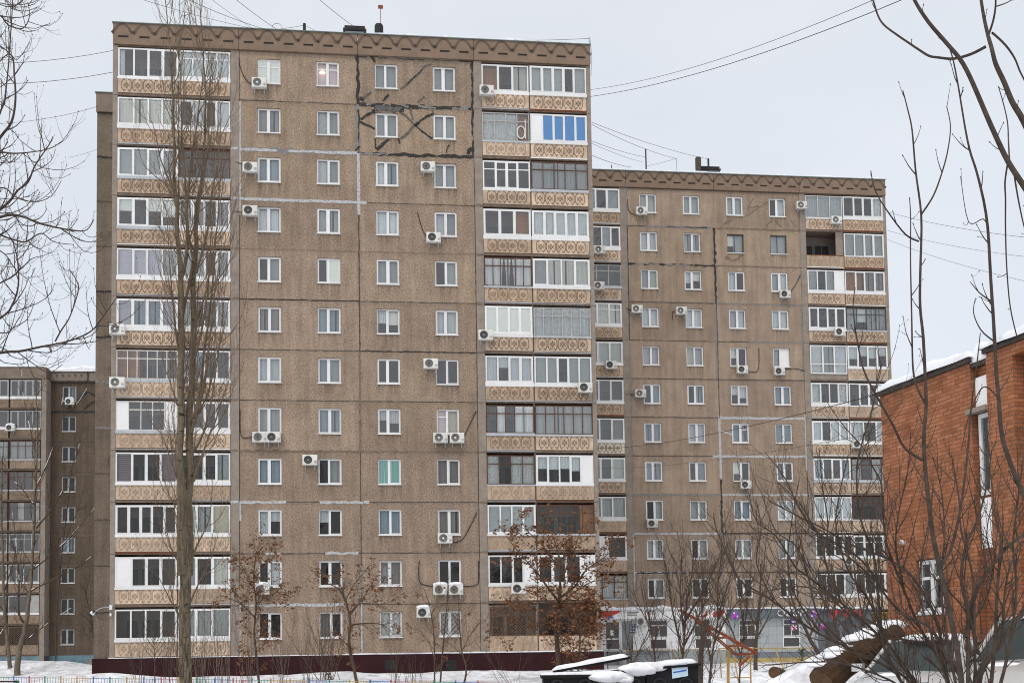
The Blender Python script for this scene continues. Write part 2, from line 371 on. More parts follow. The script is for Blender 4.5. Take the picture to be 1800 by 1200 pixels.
CUR = {'l': cloth('light curtain', (.78,.80,.79)), 'g': cloth('grey tulle', (.46,.47,.455)), 'c': cloth('cream curtain', (.72,.70,.62)),
       'b': cloth('blue grey curtain', (.36,.43,.48)), 'v': cloth('lavender blind', (.55,.52,.57), (1,1,1), .05), 't': cloth('taupe curtain', (.30,.27,.24)),
       'y': plain('yellow blind', (.62,.57,.42), .9, .05), 'p': plain('pink wall', (.86,.66,.66), .9, .05), 's': plain('bright cream blind', (.97,.95,.86), .9, .02),
       'G': cloth('green curtain', (.38,.66,.60)), 'B': plain('blue film', (.02,.32,.72), .4, .06), 'r': stripes('striped brown blind', (.10,.075,.075), (.26,.20,.21), 9),
       'f': cloth('lace curtain', (.66,.67,.64), (5,1,7), .35), 'o': WOODIN, 'n': plain('pale voile', (.45,.475,.46), .95, .06, .7, rnd=.22), 'a': plain('grey green blind', (.50,.53,.46), .9, .06)}
WHITEP = plain('white panel', (.76,.76,.75), .55, .05, 1)
SNOW = snow_mat()
ACW = plain('ac casing', (.68,.675,.63), .5, .12, 3, rnd=.12)
ACD = plain('ac fan grille', (.045,.045,.045), .6, .2)
ACG = plain('ac fan grey', (.19,.185,.175), .6, .2)
BLACK = plain('black rubber', (.018,.018,.018), .6, .2)
ROOFM = plain('green grey roof edging', (.13,.17,.155), .6, .25)
RUST = plain('rusty metal', (.20,.055,.02), .8, .4, 5)
GALV = plain('galvanised metal', (.42,.45,.47), .45, .12, 3)
def bark_mat(name, base, dark, furrow_to):
    m, t, p = nodes(name); nn = t.nodes.new; ll = t.links.new; p.inputs['Roughness'].default_value = .95; p.inputs['Specular IOR Level'].default_value = .1
    tcn = nn('ShaderNodeTexCoord'); m1 = nn('ShaderNodeMapping'); m1.inputs['Scale'].default_value = (1.5, 1.5, 5.5); ll(tcn.outputs['Object'], m1.inputs[0])
    n1 = nn('ShaderNodeTexNoise'); n1.inputs['Scale'].default_value = 3.2; n1.inputs['Detail'].default_value = 6; ll(m1.outputs[0], n1.inputs['Vector'])
    m2 = nn('ShaderNodeMapping'); m2.inputs['Scale'].default_value = (7, 7, 1); ll(tcn.outputs['Object'], m2.inputs[0])
    n2 = nn('ShaderNodeTexNoise'); n2.inputs['Scale'].default_value = 3; n2.inputs['Detail'].default_value = 7; ll(m2.outputs[0], n2.inputs['Vector'])
    r1 = nn('ShaderNodeMapRange'); r1.inputs[1].default_value = .60; r1.inputs[2].default_value = .68; ll(n1.outputs['Fac'], r1.inputs[0])
    sp = nn('ShaderNodeSeparateXYZ'); ll(tcn.outputs['Object'], sp.inputs[0]); r2 = nn('ShaderNodeMapRange'); r2.inputs[1].default_value = furrow_to; r2.inputs[2].default_value = 0; ll(sp.outputs[2], r2.inputs[0])
    r3 = nn('ShaderNodeMapRange'); r3.inputs[1].default_value = .38; r3.inputs[2].default_value = .6; r3.inputs[3].default_value = 1; r3.inputs[4].default_value = 0; ll(n2.outputs['Fac'], r3.inputs[0])
    mu = nn('ShaderNodeMath'); mu.operation = 'MULTIPLY'; ll(r2.outputs[0], mu.inputs[0]); ll(r3.outputs[0], mu.inputs[1])
    mx0 = nn('ShaderNodeMath'); mx0.operation = 'MAXIMUM'; ll(mu.outputs[0], mx0.inputs[0]); ll(r1.outputs[0], mx0.inputs[1])
    r4 = nn('ShaderNodeMapRange'); r4.inputs[1].default_value = .3; r4.inputs[2].default_value = .7; r4.inputs[3].default_value = .65; r4.inputs[4].default_value = 1.3; ll(n2.outputs['Fac'], r4.inputs[0])
    sc = nn('ShaderNodeVectorMath'); sc.operation = 'SCALE'; sc.inputs[0].default_value = base; ll(r4.outputs[0], sc.inputs['Scale'])
    mx = nn('ShaderNodeMix'); mx.data_type = 'RGBA'; ll(mx0.outputs[0], mx.inputs[0]); ll(sc.outputs[0], mx.inputs[6]); mx.inputs[7].default_value = dark+(1,); ll(mx.outputs[2], p.inputs['Base Color'])
    bp = nn('ShaderNodeBump'); bp.inputs['Strength'].default_value = .9; bp.inputs['Distance'].default_value = .03; ll(n2.outputs['Fac'], bp.inputs['Height']); ll(bp.outputs[0], p.inputs['Normal'])
    return m
BARK = bark_mat('poplar bark', (.165,.135,.094), (.028,.022,.017), 6.0)
BARKL = plain('pale bark', (.15,.122,.092), .9, .35, 4, bump=.5)
TWIGB = plain('brown twig', (.105,.072,.048), .85, .3, 3)
TWIGD = plain('dark twig', (.058,.041,.032), .8, .5, 9, bump=.4)
TWIGM = plain('grey twig', (.075,.053,.04), .85, .5, 9, bump=.4)
LEAF = plain('dry leaf', (.205,.09,.038), .8, .35, 9)
LEAF2 = plain('dry leaf dark', (.115,.05,.025), .8, .35, 9)
BRICK = brick_mat()
COLS = {k: plain(k+' paint', v, .6, .15) for k, v in dict(yellow=(.40,.26,.07), blue=(.05,.15,.42), red=(.36,.10,.13), green=(.05,.25,.16), orange=(.25,.06,.018), bluebd=(.02,.07,.30)).items()}

# ------------------------------------------------------------------ ground
def sstep(a, b, x):
    t = min(1, max(0, (x-a)/(b-a))); return t*t*(3-2*t)
def gauss(x, y, cx, cy, rx, ry): return math.exp(-((x-cx)/rx)**2-((y-cy)/ry)**2)
def ground_z(x, y):
    z = -.12 + .12*sstep(30, 46, y) + .52*sstep(47, 63, y)
    z += 1.0*gauss(x, y, -32, 78, 7.0, 2.6) + .55*gauss(x, y, -25, 74, 2.5, 2.0)
    z += .35*gauss(x, y, -20.5, 60.5, 2.2, 1.2) + .22*gauss(x, y, -9, 60.5, 2.0, 1.2) + .2*gauss(x, y, -2, 60, 4, 1.5)
    z += .40*sstep(4.8, 6.6, x)*sstep(11, 15, y)*(1-sstep(26, 36, y))
    # ploughed heaps on the right
    z += 1.12*gauss(x, y, 6.2, 23.0, 1.1, 1.3) + .75*gauss(x, y, 5.2, 22.4, .8, 1.1) + .85*gauss(x, y, 7.0, 21.0, .8, .9)
    z += .55*gauss(x, y, 4.4, 22.8, .7, 1.0)
    z += .55*gauss(x, y, 10.3, 52, 1.2, 1.5) + .4*gauss(x, y, 7.3, 50, 2.0, 1.2) + .5*gauss(x, y, .9, 26.5, 1.0, 1.2)+.9*gauss(x, y, -.1, 26.2, .8, .7)
    k = .10 if y < 140 else 0
    z += k*mnoise.noise(Vector((x*.5, y*.5, 0))) + k*.5*mnoise.noise(Vector((x*1.7, y*1.7, 5)))
    return z
def axis(dense, coarse):
    r = []
    for a, b, st in dense:
        x = a
        while x < b-1e-6: r.append(x); x += st
    r.append(dense[-1][1])
    return sorted(set([-c for c in coarse]+r+coarse))
xs = axis([(-50, -2, .8), (-2, 11, .22), (11, 50, 1.2)], [70, 120, 300, 900, 2500])
ys = axis([(0, 17, 1.0), (17, 29, .25), (29, 90, .6), (90, 130, 3)], [200, 400, 900, 2500])
mb = MB()
for y in ys:
    for x in xs: mb.v.append((x, y, ground_z(x, y) if abs(x) < 60 and -5 < y < 135 else (.4 if y > 60 else -.12)))
nx = len(xs)
for j in range(len(ys)-1):
    for i in range(nx-1):
        mb.f.append((j*nx+i, j*nx+i+1, (j+1)*nx+i+1, (j+1)*nx+i)); mb.m.append(0)
YARD = snow_mat(); YARD.name = 'yard snow'; YARD.node_tree.nodes['Color Ramp'].color_ramp.elements[0].color = (.40,.40,.41,1); YARD.node_tree.nodes['Color Ramp'].color_ramp.elements[0].position = .33; YARD.node_tree.nodes['Color Ramp'].color_ramp.elements[1].position = .58
YARD.node_tree.nodes['Noise Texture'].inputs['Scale'].default_value = 1.6
struct(mb.build('snow_ground', YARD, smooth=True))

# ------------------------------------------------------------------ glazing kit
def curtain_mesh(mb, x0, x1, z0, z1, y, code, rng, mi):
    if code in 'vypsBroan' or x1-x0 < .12:
        mb.quad((x0,y,z0),(x1,y,z0),(x1,y,z1),(x0,y,z1), mi); return
    n = max(6, int((x1-x0)/.035)); ph = rng.random()*6; fr = rng.uniform(38, 60)
    pts = [(lerp(x0,x1,i/n), y+.022*math.sin(ph+fr*lerp(x0,x1,i/n))+.012*math.sin(ph*2+17*i/n)) for i in range(n+1)]
    for (xa, ya), (xb, yb) in zip(pts, pts[1:]): mb.quad((xa,ya,z0),(xb,yb,z0),(xb,yb,z1),(xa,ya,z1), mi)

def glazing(parent, name, loc, W, H, frame, fills, transom=None, seed=0, edge=.06, mull=.07, depth=.07, sash=True, lower=False, splits=None, lowtransom=None, cloth_y=.14, curtain_name='curtain'):
    """one glazed unit: frame mesh with pane, curtain children; local x 0..W, z 0..H, front face y=0"""
    rng = random.Random(seed*7919+13)
    fr = {'W': PVC, 'B': WOOD, 'G': METAL, 'K': DGREEN, 'P': BLKP, 'Q': AGED}[frame]
    thin = frame in 'BGKP'
    if thin: edge, mull, sash = min(edge, .05), .045, False
    f = MB(); p = MB(); cu = MB(); cm = []
    f.box(0, W, 0, depth, 0, edge); f.box(0, W, 0, depth, H-edge, H)
    f.box(0, edge, 0, depth, edge, H-edge); f.box(W-edge, W, 0, depth, edge, H-edge)
    n = len(fills)
    if splits: xb = [edge]+[edge+(W-2*edge)*s for s in splits]+[W-edge]
    else:
        xb = [edge+(W-2*edge)*i/n for i in range(n+1)]
        for i in range(1, n): xb[i] += rng.uniform(-.015, .015)
    for i, code in enumerate(fills):
        a, b = xb[i], xb[i+1]
        if i > 0: f.box(a-mull/2, a+mull/2, .003, depth-.003, edge, H-edge); a += mull/2
        if i < n-1: b -= mull/2
        z0, z1 = edge, H-edge
        if code == 'w':
            p_ = MB(); f.box(a, b, .012, depth-.012, z0, z1, 1); continue
        if sash and (rng.random() < .55 or n <= 2 and i == 1):
            t = .035
            f.box(a, a+t, -.008, depth, z0, z1); f.box(b-t, b, -.008, depth, z0, z1); f.box(a+t, b-t, -.008, depth, z0, z0+t); f.box(a+t, b-t, -.008, depth, z1-t, z1)
            a += t; b -= t; z0 += t; z1 -= t
        zt = None
        if transom and (transom is True or i in transom):
            zt = lerp(z0, z1, .72); f.box(a, b, .004, depth-.004, zt-.025, zt+.025)
        if lowtransom:
            zt = lerp(z0, z1, lowtransom); f.box(a, b, .004, depth-.004, zt-.03, zt+.03)
        d = [rng.uniform(-.006, .006) for _ in range(4)]
        p.quad((a,.03+d[0],z0),(b,.03+d[1],z0),(b,.03+d[2],z1),(a,.03+d[3],z1))
        yc = cloth_y+rng.uniform(0, .05)
        def addc(x0, x1, za, zb, k, dy=0):
            if CUR[k] not in cm: cm.append(CUR[k])
            curtain_mesh(cu, x0, x1, za, zb, yc+dy, k, rng, cm.index(CUR[k]))
        e0, e1 = a-.03, b+.03
        if code in CUR and code not in 'o':
            if code in 'BsGp': yc = .05 if code != 'p' else .2
            gap = rng.random()
            if code in 'gbtc' and gap < .3: m_ = lerp(a, b, rng.uniform(.3, .7)); addc(e0, m_-.02, z0-.02, z1+.02, code); addc(m_+.06, e1, z0-.02, z1+.02, code, .02)
            else: addc(e0, e1, z0-.02, z1+.02, code)
        elif False: pass
        elif code == 'h': addc(e0, e1, lerp(z0, z1, rng.uniform(.35, .6)), z1+.02, 's' if rng.random() < .4 else 'l')
        elif code == 'e':
            if i == 0: addc(e0, lerp(a, b, .35), z0-.02, z1, 'l')
            else: addc(lerp(a, b, .65), e1, z0-.02, z1, 'l')
        elif code == 'm': addc(e0, e1, lerp(z0, z1, .3), z1+.02, 'f')
        elif code == 'o': yc = .5; addc(e0-.05, e1+.05, z0-.1, z1+.1, 'o')
        elif code == 'u':    # tied-back pair of drapes
            for sx in (0, 1):
                xa, xb_ = (a, lerp(a, b, .45)) if sx == 0 else (lerp(a, b, .55), b)
                if CUR['l'] not in cm: cm.append(CUR['l'])
                q = cm.index(CUR['l']); xw = a if sx == 0 else b
                for k in range(6):
                    t0, t1 = k/6, (k+1)/6; g = lambda t: .18+.82*abs(t-.35)**.8 if t > .35 else .35+.2*(.35-t)
                    w0, w1 = (xb_-xa)*min(1, .35+.75*max(0, t0-.3)), (xb_-xa)*min(1, .35+.75*max(0, t1-.3))
                    za, zb = lerp(z0, z1, t0), lerp(z0, z1, t1)
                    s_x = 1 if sx == 0 else -1
                    cu.quad((xw, yc, za), (xw+s_x*w0, yc, za), (xw+s_x*w1, yc, zb), (xw, yc, zb), q)
    o = f.build(name, [fr, WHITEP if frame != 'Q' else AGED], parent, loc)
    if p.v: p.build('pane', GLASSD if lower else GLASS, o)
    if cu.v: cu.build(curtain_name, cm, o)
    return o

def ribbon(mb, pts, width, jit, mi, y, rng, step=.09, dash=0):
    """ragged strip of mortar on the facade plane through (a,z) points"""
    P = [Vector((p[0], 0, p[1])) for p in pts]
    seq = []
    for i in range(len(P)-1):
        n = max(1, int((P[i+1]-P[i]).length/step))
        for k in range(n): seq.append(P[i].lerp(P[i+1], k/n))
    seq.append(P[-1])
    up = None; prev = None; j0 = 0; off = rng.random()*99
    for i, p in enumerate(seq):
        d = (seq[min(i+1, len(seq)-1)]-seq[max(i-1, 0)]).normalized()
        nrm = Vector((-d.z, 0, d.x))
        w0 = width*.5*(1+jit*2*mnoise.noise(Vector((i*.3, off, 0)))) ; w1 = width*.5*(1+jit*2*mnoise.noise(Vector((i*.3, off+7, 0))))
        wob = nrm*(width*.35*jit*mnoise.noise(Vector((i*.21, off+3, 1))))
        cur = (p+wob+nrm*max(w0, .006), p+wob-nrm*max(w1, .006))
        if prev and not (dash and mnoise.noise(Vector((i*.16, off+11, 2))) > dash):
            a, b = prev; c, d_ = cur
            mb.quad((b.x,y,b.z),(d_.x,y,d_.z),(c.x,y,c.z),(a.x,y,a.z), mi)
        prev = cur

def holed_wall(mb, x0, x1, z0, z1, holes, reveal=.14, y=0, mi=0):
    xs_ = sorted(set([x0,x1]+[h[0] for h in holes]+[h[1] for h in holes]))
    zs_ = sorted(set([z0,z1]+[h[2] for h in holes]+[h[3] for h in holes]))
    for i in range(len(xs_)-1):
        for j in range(len(zs_)-1):
            cx, cz = (xs_[i]+xs_[i+1])/2, (zs_[j]+zs_[j+1])/2
            if any(h[0] < cx < h[1] and h[2] < cz < h[3] for h in holes): continue
            mb.quad((xs_[i],y,zs_[j]),(xs_[i+1],y,zs_[j]),(xs_[i+1],y,zs_[j+1]),(xs_[i],y,zs_[j+1]), mi)
    for a, b, c, d in holes:
        e = y+reveal
        mb.quad((a,y,c),(b,y,c),(b,e,c),(a,e,c), mi); mb.quad((a,y,d),(a,e,d),(b,e,d),(b,y,d), mi)
        mb.quad((a,y,c),(a,e,c),(a,e,d),(a,y,d), mi); mb.quad((b,y,c),(b,y,d),(b,e,d),(b,e,c), mi)

ORNC = {}
def panel_mesh(W, n, Hh, base, line):
    key = (round(W,2), n, base.name, line.name)
    if key in ORNC: return ORNC[key]
    mb = MB(); mb.box(0, W, -.06, .06, 0, Hh)
    mw = .575 if n < 6 else W/n*.9; x0 = (W-n*mw)/2
    def line_(a, b, wd=.042):
        a, b = Vector((a[0], 0, a[1])), Vector((b[0], 0, b[1])); d = (b-a).normalized(); nn = Vector((-d.z, 0, d.x))*wd/2
        a = a-d*wd*.3; b = b+d*wd*.3
        q = [a+nn, a-nn, b-nn, b+nn]
        y0, y1 = -.072, -.061
        mb.quad(*[(v.x, y0, v.z) for v in q], 1)
        for k in range(4):
            p, r = q[k], q[(k+1) % 4]; mb.quad((p.x,y0,p.z),(p.x,y1,p.z),(r.x,y1,r.z),(r.x,y0,r.z), 1)
    for i in range(n):
        cx = x0+mw*(i+.5); cz = Hh*.5
        def T(u, v): return (cx+u*mw, cz+v*Hh*.86)
        for s in (-1, 1):
            line_(T(.44*s,-.22), T(.44*s,.24)); line_(T(.44*s,.24), T(.30*s,.46)); line_(T(.30*s,.46), T(.15*s,.44))
            line_(T(.44*s,-.22), T(.28*s,-.46)); line_(T(.28*s,-.46), T(.12*s,-.33))
            line_(T(.24*s,-.18), T(.24*s,.2), .02)
        for k in range(4):
            A = [(.17,0),(0,.2),(-.17,0),(0,-.2)]
            line_(T(*A[k]), T(*A[(k+1) % 4]), .045)
        mb.quad(*[(q[0], -.069, q[1]) for q in (T(.05,0), T(0,.06), T(-.05,0), T(0,-.06))][::-1], 1)
    me = mb.mesh('balcony_panel', [base, line]); ORNC[key] = me; return me

def frieze(parent, segs, z0, z1, base=None, line=None, slots=True, yb=.02):
    base = base or FRZ; line = line or FRZD
    mb = MB(); h = z1-z0
    for a, b in segs:
        mb.box(a+.012, b-.012, -.14, yb+.1, z0+.02, z1)
        n = 6; mw = (b-a)/n
        for i in range(n):
            cx = a+mw*(i+.5)
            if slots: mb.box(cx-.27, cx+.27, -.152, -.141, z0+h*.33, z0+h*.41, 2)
            # stepped wave: arch then dog-leg dip to the right
            prof = [(-.5,.40),(-.42,.44),(-.36,.56),(-.26,.74),(-.12,.84),(.02,.84),(.14,.76),(.24,.64),(.30,.52),(.38,.44),(.5,.40)]
            for (u0, v0), (u1, v1) in zip(prof, prof[1:]):
                x0_, x1_ = cx+u0*mw, cx+u1*mw; za, zb = z0+h*(v0+.06), z0+h*(v1+.06); wd = .12 if v0 > .5 else .17
                dx, dz = x1_-x0_, zb-za; q = math.hypot(dx, dz); nx_, nz_ = -dz/q*wd*1.05, dx/q*wd*1.05; mb.quad((x0_-.02,-.147,za),(x1_+.02,-.147,zb),(x1_+nx_+.02,-.147,zb+nz_),(x0_+nx_-.02,-.147,za+nz_), 1)
    return mb.build('parapet', [base, line, SLIT], parent)

def snow_strip(mb, x0, x1, y0, y1, z, h, rng, step=.35, both=True):
    n = max(2, int((x1-x0)/step)); off = rng.random()*90
    prof = []
    for i in range(n+1):
        x = lerp(x0, x1, i/n); k = h*(1+.7*mnoise.noise(Vector((x*.8, off, 0)))+.3*mnoise.noise(Vector((x*3, off, 4))))
        e = .05*mnoise.noise(Vector((x*1.3, off, 9)))
        if i in (0, n): k *= .3
        prof.append([(x,y0+e,z),(x,y0+e-.01,z+k*.6),(x,y0+.08+e,z+k),(x,y1-.08,z+k),(x,y1,z+k*.5),(x,y1,z)])
    b = len(mb.v)
    for p in prof: mb.v += p
    for i in range(n):
        for j in range(5):
            a = b+i*6+j; mb.f.append((a, a+6, a+7, a+1)); mb.m.append(0)
    mb.f.append(tuple(b+j for j in range(6))); mb.m.append(0); mb.f.append(tuple(b+n*6+j for j in reversed(range(6)))); mb.m.append(0)

# ------------------------------------------------------------------ tall blocks
BL = {'b1': (-13.7324, 64.4978, .1219), 'b2': (9.6489, 84.8977, .124), 'c': (-41.2615, 108.98, .07)}
ROOT = {}
def un(px, py, b, off=0.0):
    """photo pixel -> (along, height) on a facade plane of block b, off metres in front of it"""
    x0, y0, phi = BL[b]; t = Vector((math.cos(phi), math.sin(phi), 0)); n = Vector((math.sin(phi), -math.cos(phi), 0))
    O = Vector((x0, y0, 0))+n*off; d = ray(px, py); k = (O-CAM).dot(n)/d.dot(n); P = CAM+d*k
    return (P-O).dot(t), P.z
def world(b, a, y, z):
    x0, y0, phi = BL[b]; return Vector((x0+a*math.cos(phi)-y*math.sin(phi), y0+a*math.sin(phi)+y*math.cos(phi), z))
OFFS = [0, 3.2426, 6.4966, 9.7507]; WW, WH = 1.262, 1.44

def lattice(parent, W, H, mat, loc, step=.17, top=.0):
    m = MB(); r = .010
    m.box(0, W, -.02, .02, 0, .04); m.box(0, W, -.02, .02, H-.04, H); m.box(0, .04, -.02, .02, 0, H); m.box(W-.04, W, -.02, .02, 0, H)
    k = -H
    while k < W:
        for s in (0, 1):
            xa, za, xb, zb = k, 0, k+H, H
            if xa < 0: za = -xa; xa = 0
            if xb > W: zb = H-(xb-W); xb = W
            if s: xa, xb = W-xa, W-xb
            m.tube([(xa, (.008 if s else -.008), za), (xb, (.008 if s else -.008), zb)], r, 4)
        k += step
    return m.build('security_lattice', mat, parent, loc)

def loggia_unit(root, key, a0, a1, zj, nmot, spec, seed, panelmat=PANEL, line=ORN, lower=False):
    rng = random.Random(seed)
    W = a1-a0; fr, fills = spec[0], spec[1]; opt = spec[2] if len(spec) > 2 else ''
    pm = rng.choice([PANEL, PANEL, PANEL, PANELT, PANELT]) if panelmat is PANEL else panelmat
    if lower: pm = rng.choice([PANEL, PANEL, PANELT])
    if 'P' in opt: pm = PANELP
    ln = ORNL if lower or 'q' in opt else (line if rng.random() < .8 else ORNL)
    if 'F' in opt:      # floor-to-ceiling glazing
        glazing(root, 'balcony_glazing', (a0+.02, -.10, zj+.52), W-.05, 2.12, fr, fills, None, seed, edge=.07, lowtransom=.33, lower=lower)
        m = MB(); m.box(a0, a1, -.03, .05, zj+.12, zj+.52); m.build('balcony_panel', CONC, root); return
    o = link('balcony_panel', panel_mesh(W-.04, nmot, .81, pm, ln), root, (a0+.02, 0, zj+.14))
    z0, z1 = zj+.95, zj+2.66
    dz = rng.uniform(-.02, .03); dy = rng.uniform(-.10, -.03)
    if fr == 'X':
        lattice(root, W-.06, z1-z0, COLS['yellow'] if 'Y' in opt else LATT, (a0+.03, -.02, z0)); return
    if fr == 'O':
        m = MB(); m.box(a0+.02, a1-.02, -.08, .08, z0, z0+.05); m.build('handrail', RUST, root)
        if 'p' in opt: m = MB(); m.box(a1-.55, a1-.02, 0, .12, z0+.05, z1+.13); m.build('balcony_screen', CONC, root)
        return
    ap = 0
    if fr in 'WQ' and 'n' not in opt: ap = rng.choice([.17, .2, .22, .13])
    if fr in 'BGKP': ap = .09 if 'n' not in opt else .03
    if 'd' in opt: ap = .16
    if ap:
        m = MB(); m.box(a0-.01, a1+.01 if 'w' not in opt else a1, dy-.035, .06, z0-.04, z0-.04+ap+dz)
        m.build('sill_flashing', GALV if ('d' in opt or fr in 'GKB') else PVC, root)
    zb = z0-.04+ap+dz
    gl = glazing(root, 'balcony_glazing', (a0+.015, dy, zb), W-.03, z1-zb+rng.uniform(-.03, .02), fr, fills, True if 't' in opt else None, seed, lower=lower, edge=.075, mull=.085)
    if 'B' in fills: gl['label'] = 'white glazing with bright blue film on four panes'

def tower(key, zt, sections, units, wins, label, wallmat, storeys=12, skip_ground=False, seed=1, body=(-7.76, 18.8, 14.0), pil=(), slab_zones=(), win_rows=None, windark=0):
    x0, y0, phi = BL[key]
    root = thing('apartment_building', label, 'apartment building', (x0, y0, 0), phi); ROOT[key] = root
    zj = lambda r: zt+(storeys-r)*2.8-2.4
    rng = random.Random(seed)
    ztop = zj(0)
    # panel walls with window openings
    wl = MB(); rm = MB()
    for a, b in sections:
        for r in range(1, storeys+1):
            if skip_ground and r == storeys:
                wl.quad((a,0,zj(r)),(b,0,zj(r)),(b,0,zj(r-1)),(a,0,zj(r-1))); continue
            hs = [(o, o+WW, zt+(storeys-r)*2.8-WH, zt+(storeys-r)*2.8) for o in OFFS if a < o < b]
            holed_wall(wl, a, b, zj(r), zj(r-1), hs)
            for h in hs:
                e = 1.3; q = .25
                rm.quad((h[0]-q,e,h[2]-q),(h[1]+q,e,h[2]-q),(h[1]+q,e,h[3]+q),(h[0]-q,e,h[3]+q))
                rm.quad((h[0]-q,.15,h[2]-q),(h[0]-q,e,h[2]-q),(h[0]-q,e,h[3]+q),(h[0]-q,.15,h[3]+q))
                rm.quad((h[1]+q,.15,h[2]-q),(h[1]+q,.15,h[3]+q),(h[1]+q,e,h[3]+q),(h[1]+q,e,h[2]-q))
                rm.quad((h[0]-q,.15,h[3]+q),(h[0]-q,e,h[3]+q),(h[1]+q,e,h[3]+q),(h[1]+q,.15,h[3]+q))
                rm.quad((h[0]-q,.15,h[2]-q),(h[1]+q,.15,h[2]-q),(h[1]+q,e,h[2]-q),(h[0]-q,e,h[2]-q))
    xa, xb, D = body
    zb = -.3
    wl.quad((xa,1.3,zb),(xa,D,zb),(xa,D,ztop+1.0),(xa,1.3,ztop+1.0)); wl.quad((xb,1.3,zb),(xb,1.3,ztop+1.0),(xb,D,ztop+1.0),(xb,D,zb))
    wl.quad((xa,D,zb),(xb,D,zb),(xb,D,ztop+1),(xa,D,ztop+1))
    wl.build('wall', wallmat, root); rm.build('room', INTER, root)
    rf = MB(); rf.quad((xa,.1,ztop+.95),(xb,.1,ztop+.95),(xb,D,ztop+.95),(xa,D,ztop+.95)); roof = rf.build('roof', SNOW, root)
    # pilasters
    for a, b in pil:
        pb = MB()
        for r in range(1, storeys+1):
            pb.box(a, b, -.045+rng.uniform(-.008,.008), 1.31, zj(r)+.012, zj(r-1)-.012)
            pb.box(a+.01, b-.01, -.02, 1.3, zj(r)-.012, zj(r)+.012, 1)
        pb.build('pilaster', [CONC, J_DARK], root)
    # loggia shells: slabs, back walls with a dark door and window, dividers
    for a, b, divs in slab_zones:
        sh = MB()
        for r in range(1, storeys+1):
            if skip_ground and r == storeys: continue
            z = zj(r)
            sh.box(a, b, -.03, 1.3, z-.02, z+.13, 1)
            sh.box(a, b, 1.302, 1.36, z+.13, z+2.78)
            x = a+.3
            while x+1.9 < b:
                sh.box(x, x+.75, 1.27, 1.301, z+.13, z+2.2, 3); sh.box(x+.08, x+.67, 1.262, 1.269, z+1.0, z+2.1, 2)
                sh.box(x+.8, x+2.0, 1.27, 1.301, z+.95, z+2.2, 3); sh.box(x+.87, x+1.37, 1.262, 1.269, z+1.02, z+2.13, 2); sh.box(x+1.43, x+1.93, 1.262, 1.269, z+1.02, z+2.13, 2)
                x += 3.0
            for dv in divs: sh.box(dv-.05, dv+.05, .03, 1.3, z+.13, z+2.78)
            # strip of flashing on the slab edge
            for (u0, u1) in zip([a]+list(divs), list(divs)+[b]):
                k = rng.random()
                if k < .6:
                    mi = 0 if k < .17 else 1 if k < .3 else 2
                    fl = MB(); fl.box(u0+.02, u1-.02, -.075, -.03, z+.06, z+.06+rng.uniform(.03, .07)); fl.build('slab_flashing', [WHITEP, RUST, GALV][mi], root)
        sh.box(a, b, -.03, 1.3, ztop-.05, ztop, 1)
        sh.build('loggia_shell', [LOGG, SLAB, BLACK, INFR], root)
    k = 0
    for a0, a1, nm, specs in units:
        for r, sp in enumerate(specs, 1):
            if sp is None: continue
            k += 1; loggia_unit(root, key, a0, a1, zj(r), nm, sp, seed*1000+k, lower=r > storeys-4)
    sill = {}
    for r, row in enumerate(wins, 1):
        if row is None: continue
        for cidx, code in enumerate(row):
            if code is None: continue
            z = zt+(storeys-r)*2.8-WH; o = OFFS[cidx]
            opt = code[2:] ; fills = code[:2]
            fr = 'K' if 'K' in opt else 'W'
            rr = random.Random(seed*77+r*9+cidx)
            sp = [rr.choice([.46, .47, .5, .44])]
            tr = True if 'T' in opt else ([0] if 'U' in opt else [1] if 'V' in opt else None)
            dp = rr.choice([.05, .07, .09, .11]); wdw = glazing(root, 'window', (o+.005, dp, z+.04), WW-.01, WH-.045, fr, fills, tr, seed*500+r*10+cidx, edge=rr.uniform(.048, .07), mull=rr.uniform(.08, .115), splits=sp, lower=r > storeys-4, cloth_y=.2)
            if 'sm' not in sill:
                m = MB(); m.box(-.02, WW+.02, -.075, .08, -.012, .035); sill['sm'] = m.mesh('sill', PVC)
                m = MB(); m.box(-.02, WW+.02, -.075, .08, -.012, .035); snow_strip(m, 0, WW, -.06, .07, .035, .05, random.Random(4), .12); sill['sn'] = m.mesh('sill', [SNOW])
            s = link('sill', sill['sn' if r >= storeys-1 and rr.random() < .7 else 'sm'], wdw, (-.005, -dp, -.04))
            if 'X' in opt: lattice(wdw, WW-.1, WH-.12, BLKP, (.05, -.03, .04), .26)
    return root, zj

LOGL1 = [('W','eddd'),('W','cccc'),('W','nnnn','d'),('W','hdhh','d'),('W','vvvg'),('W','vbbv'),('P','oodddd','td'),('P','wdddw','td'),('W','rddr'),('W','ddddd'),('W','wddd'),('W','dddd')]
LOGL2 = [('W','llll','t'),('W','dldl'),('B','dddd','td'),('W','gtdg'),('W','nndn'),('W','nddg'),('W','gbdd'),('W','gddd'),('W','ddkg'),('W','agy'),('W','gdc'),('W','ggg')]
LOGR1 = [('W','odc'),('G','fffo','t'),('W','dddd','t'),('W','ddo'),('B','lluull','t'),('W','ssss'),('W','lhll'),('B','dlkll','td'),('B','fdff','t'),('W','nnnn'),('W','kkkw'),('X','')]
LOGR2 = [('W','nnndn'),('W','wBBBB'),('B','ggggg','td'),('W','lllll'),('W','gccc'),('G','ffffff','t'),('W','nndnn'),('B','gggggg','t'),('W','hhhhw'),('B','ddddo','t'),('W','dddw'),('O','')]
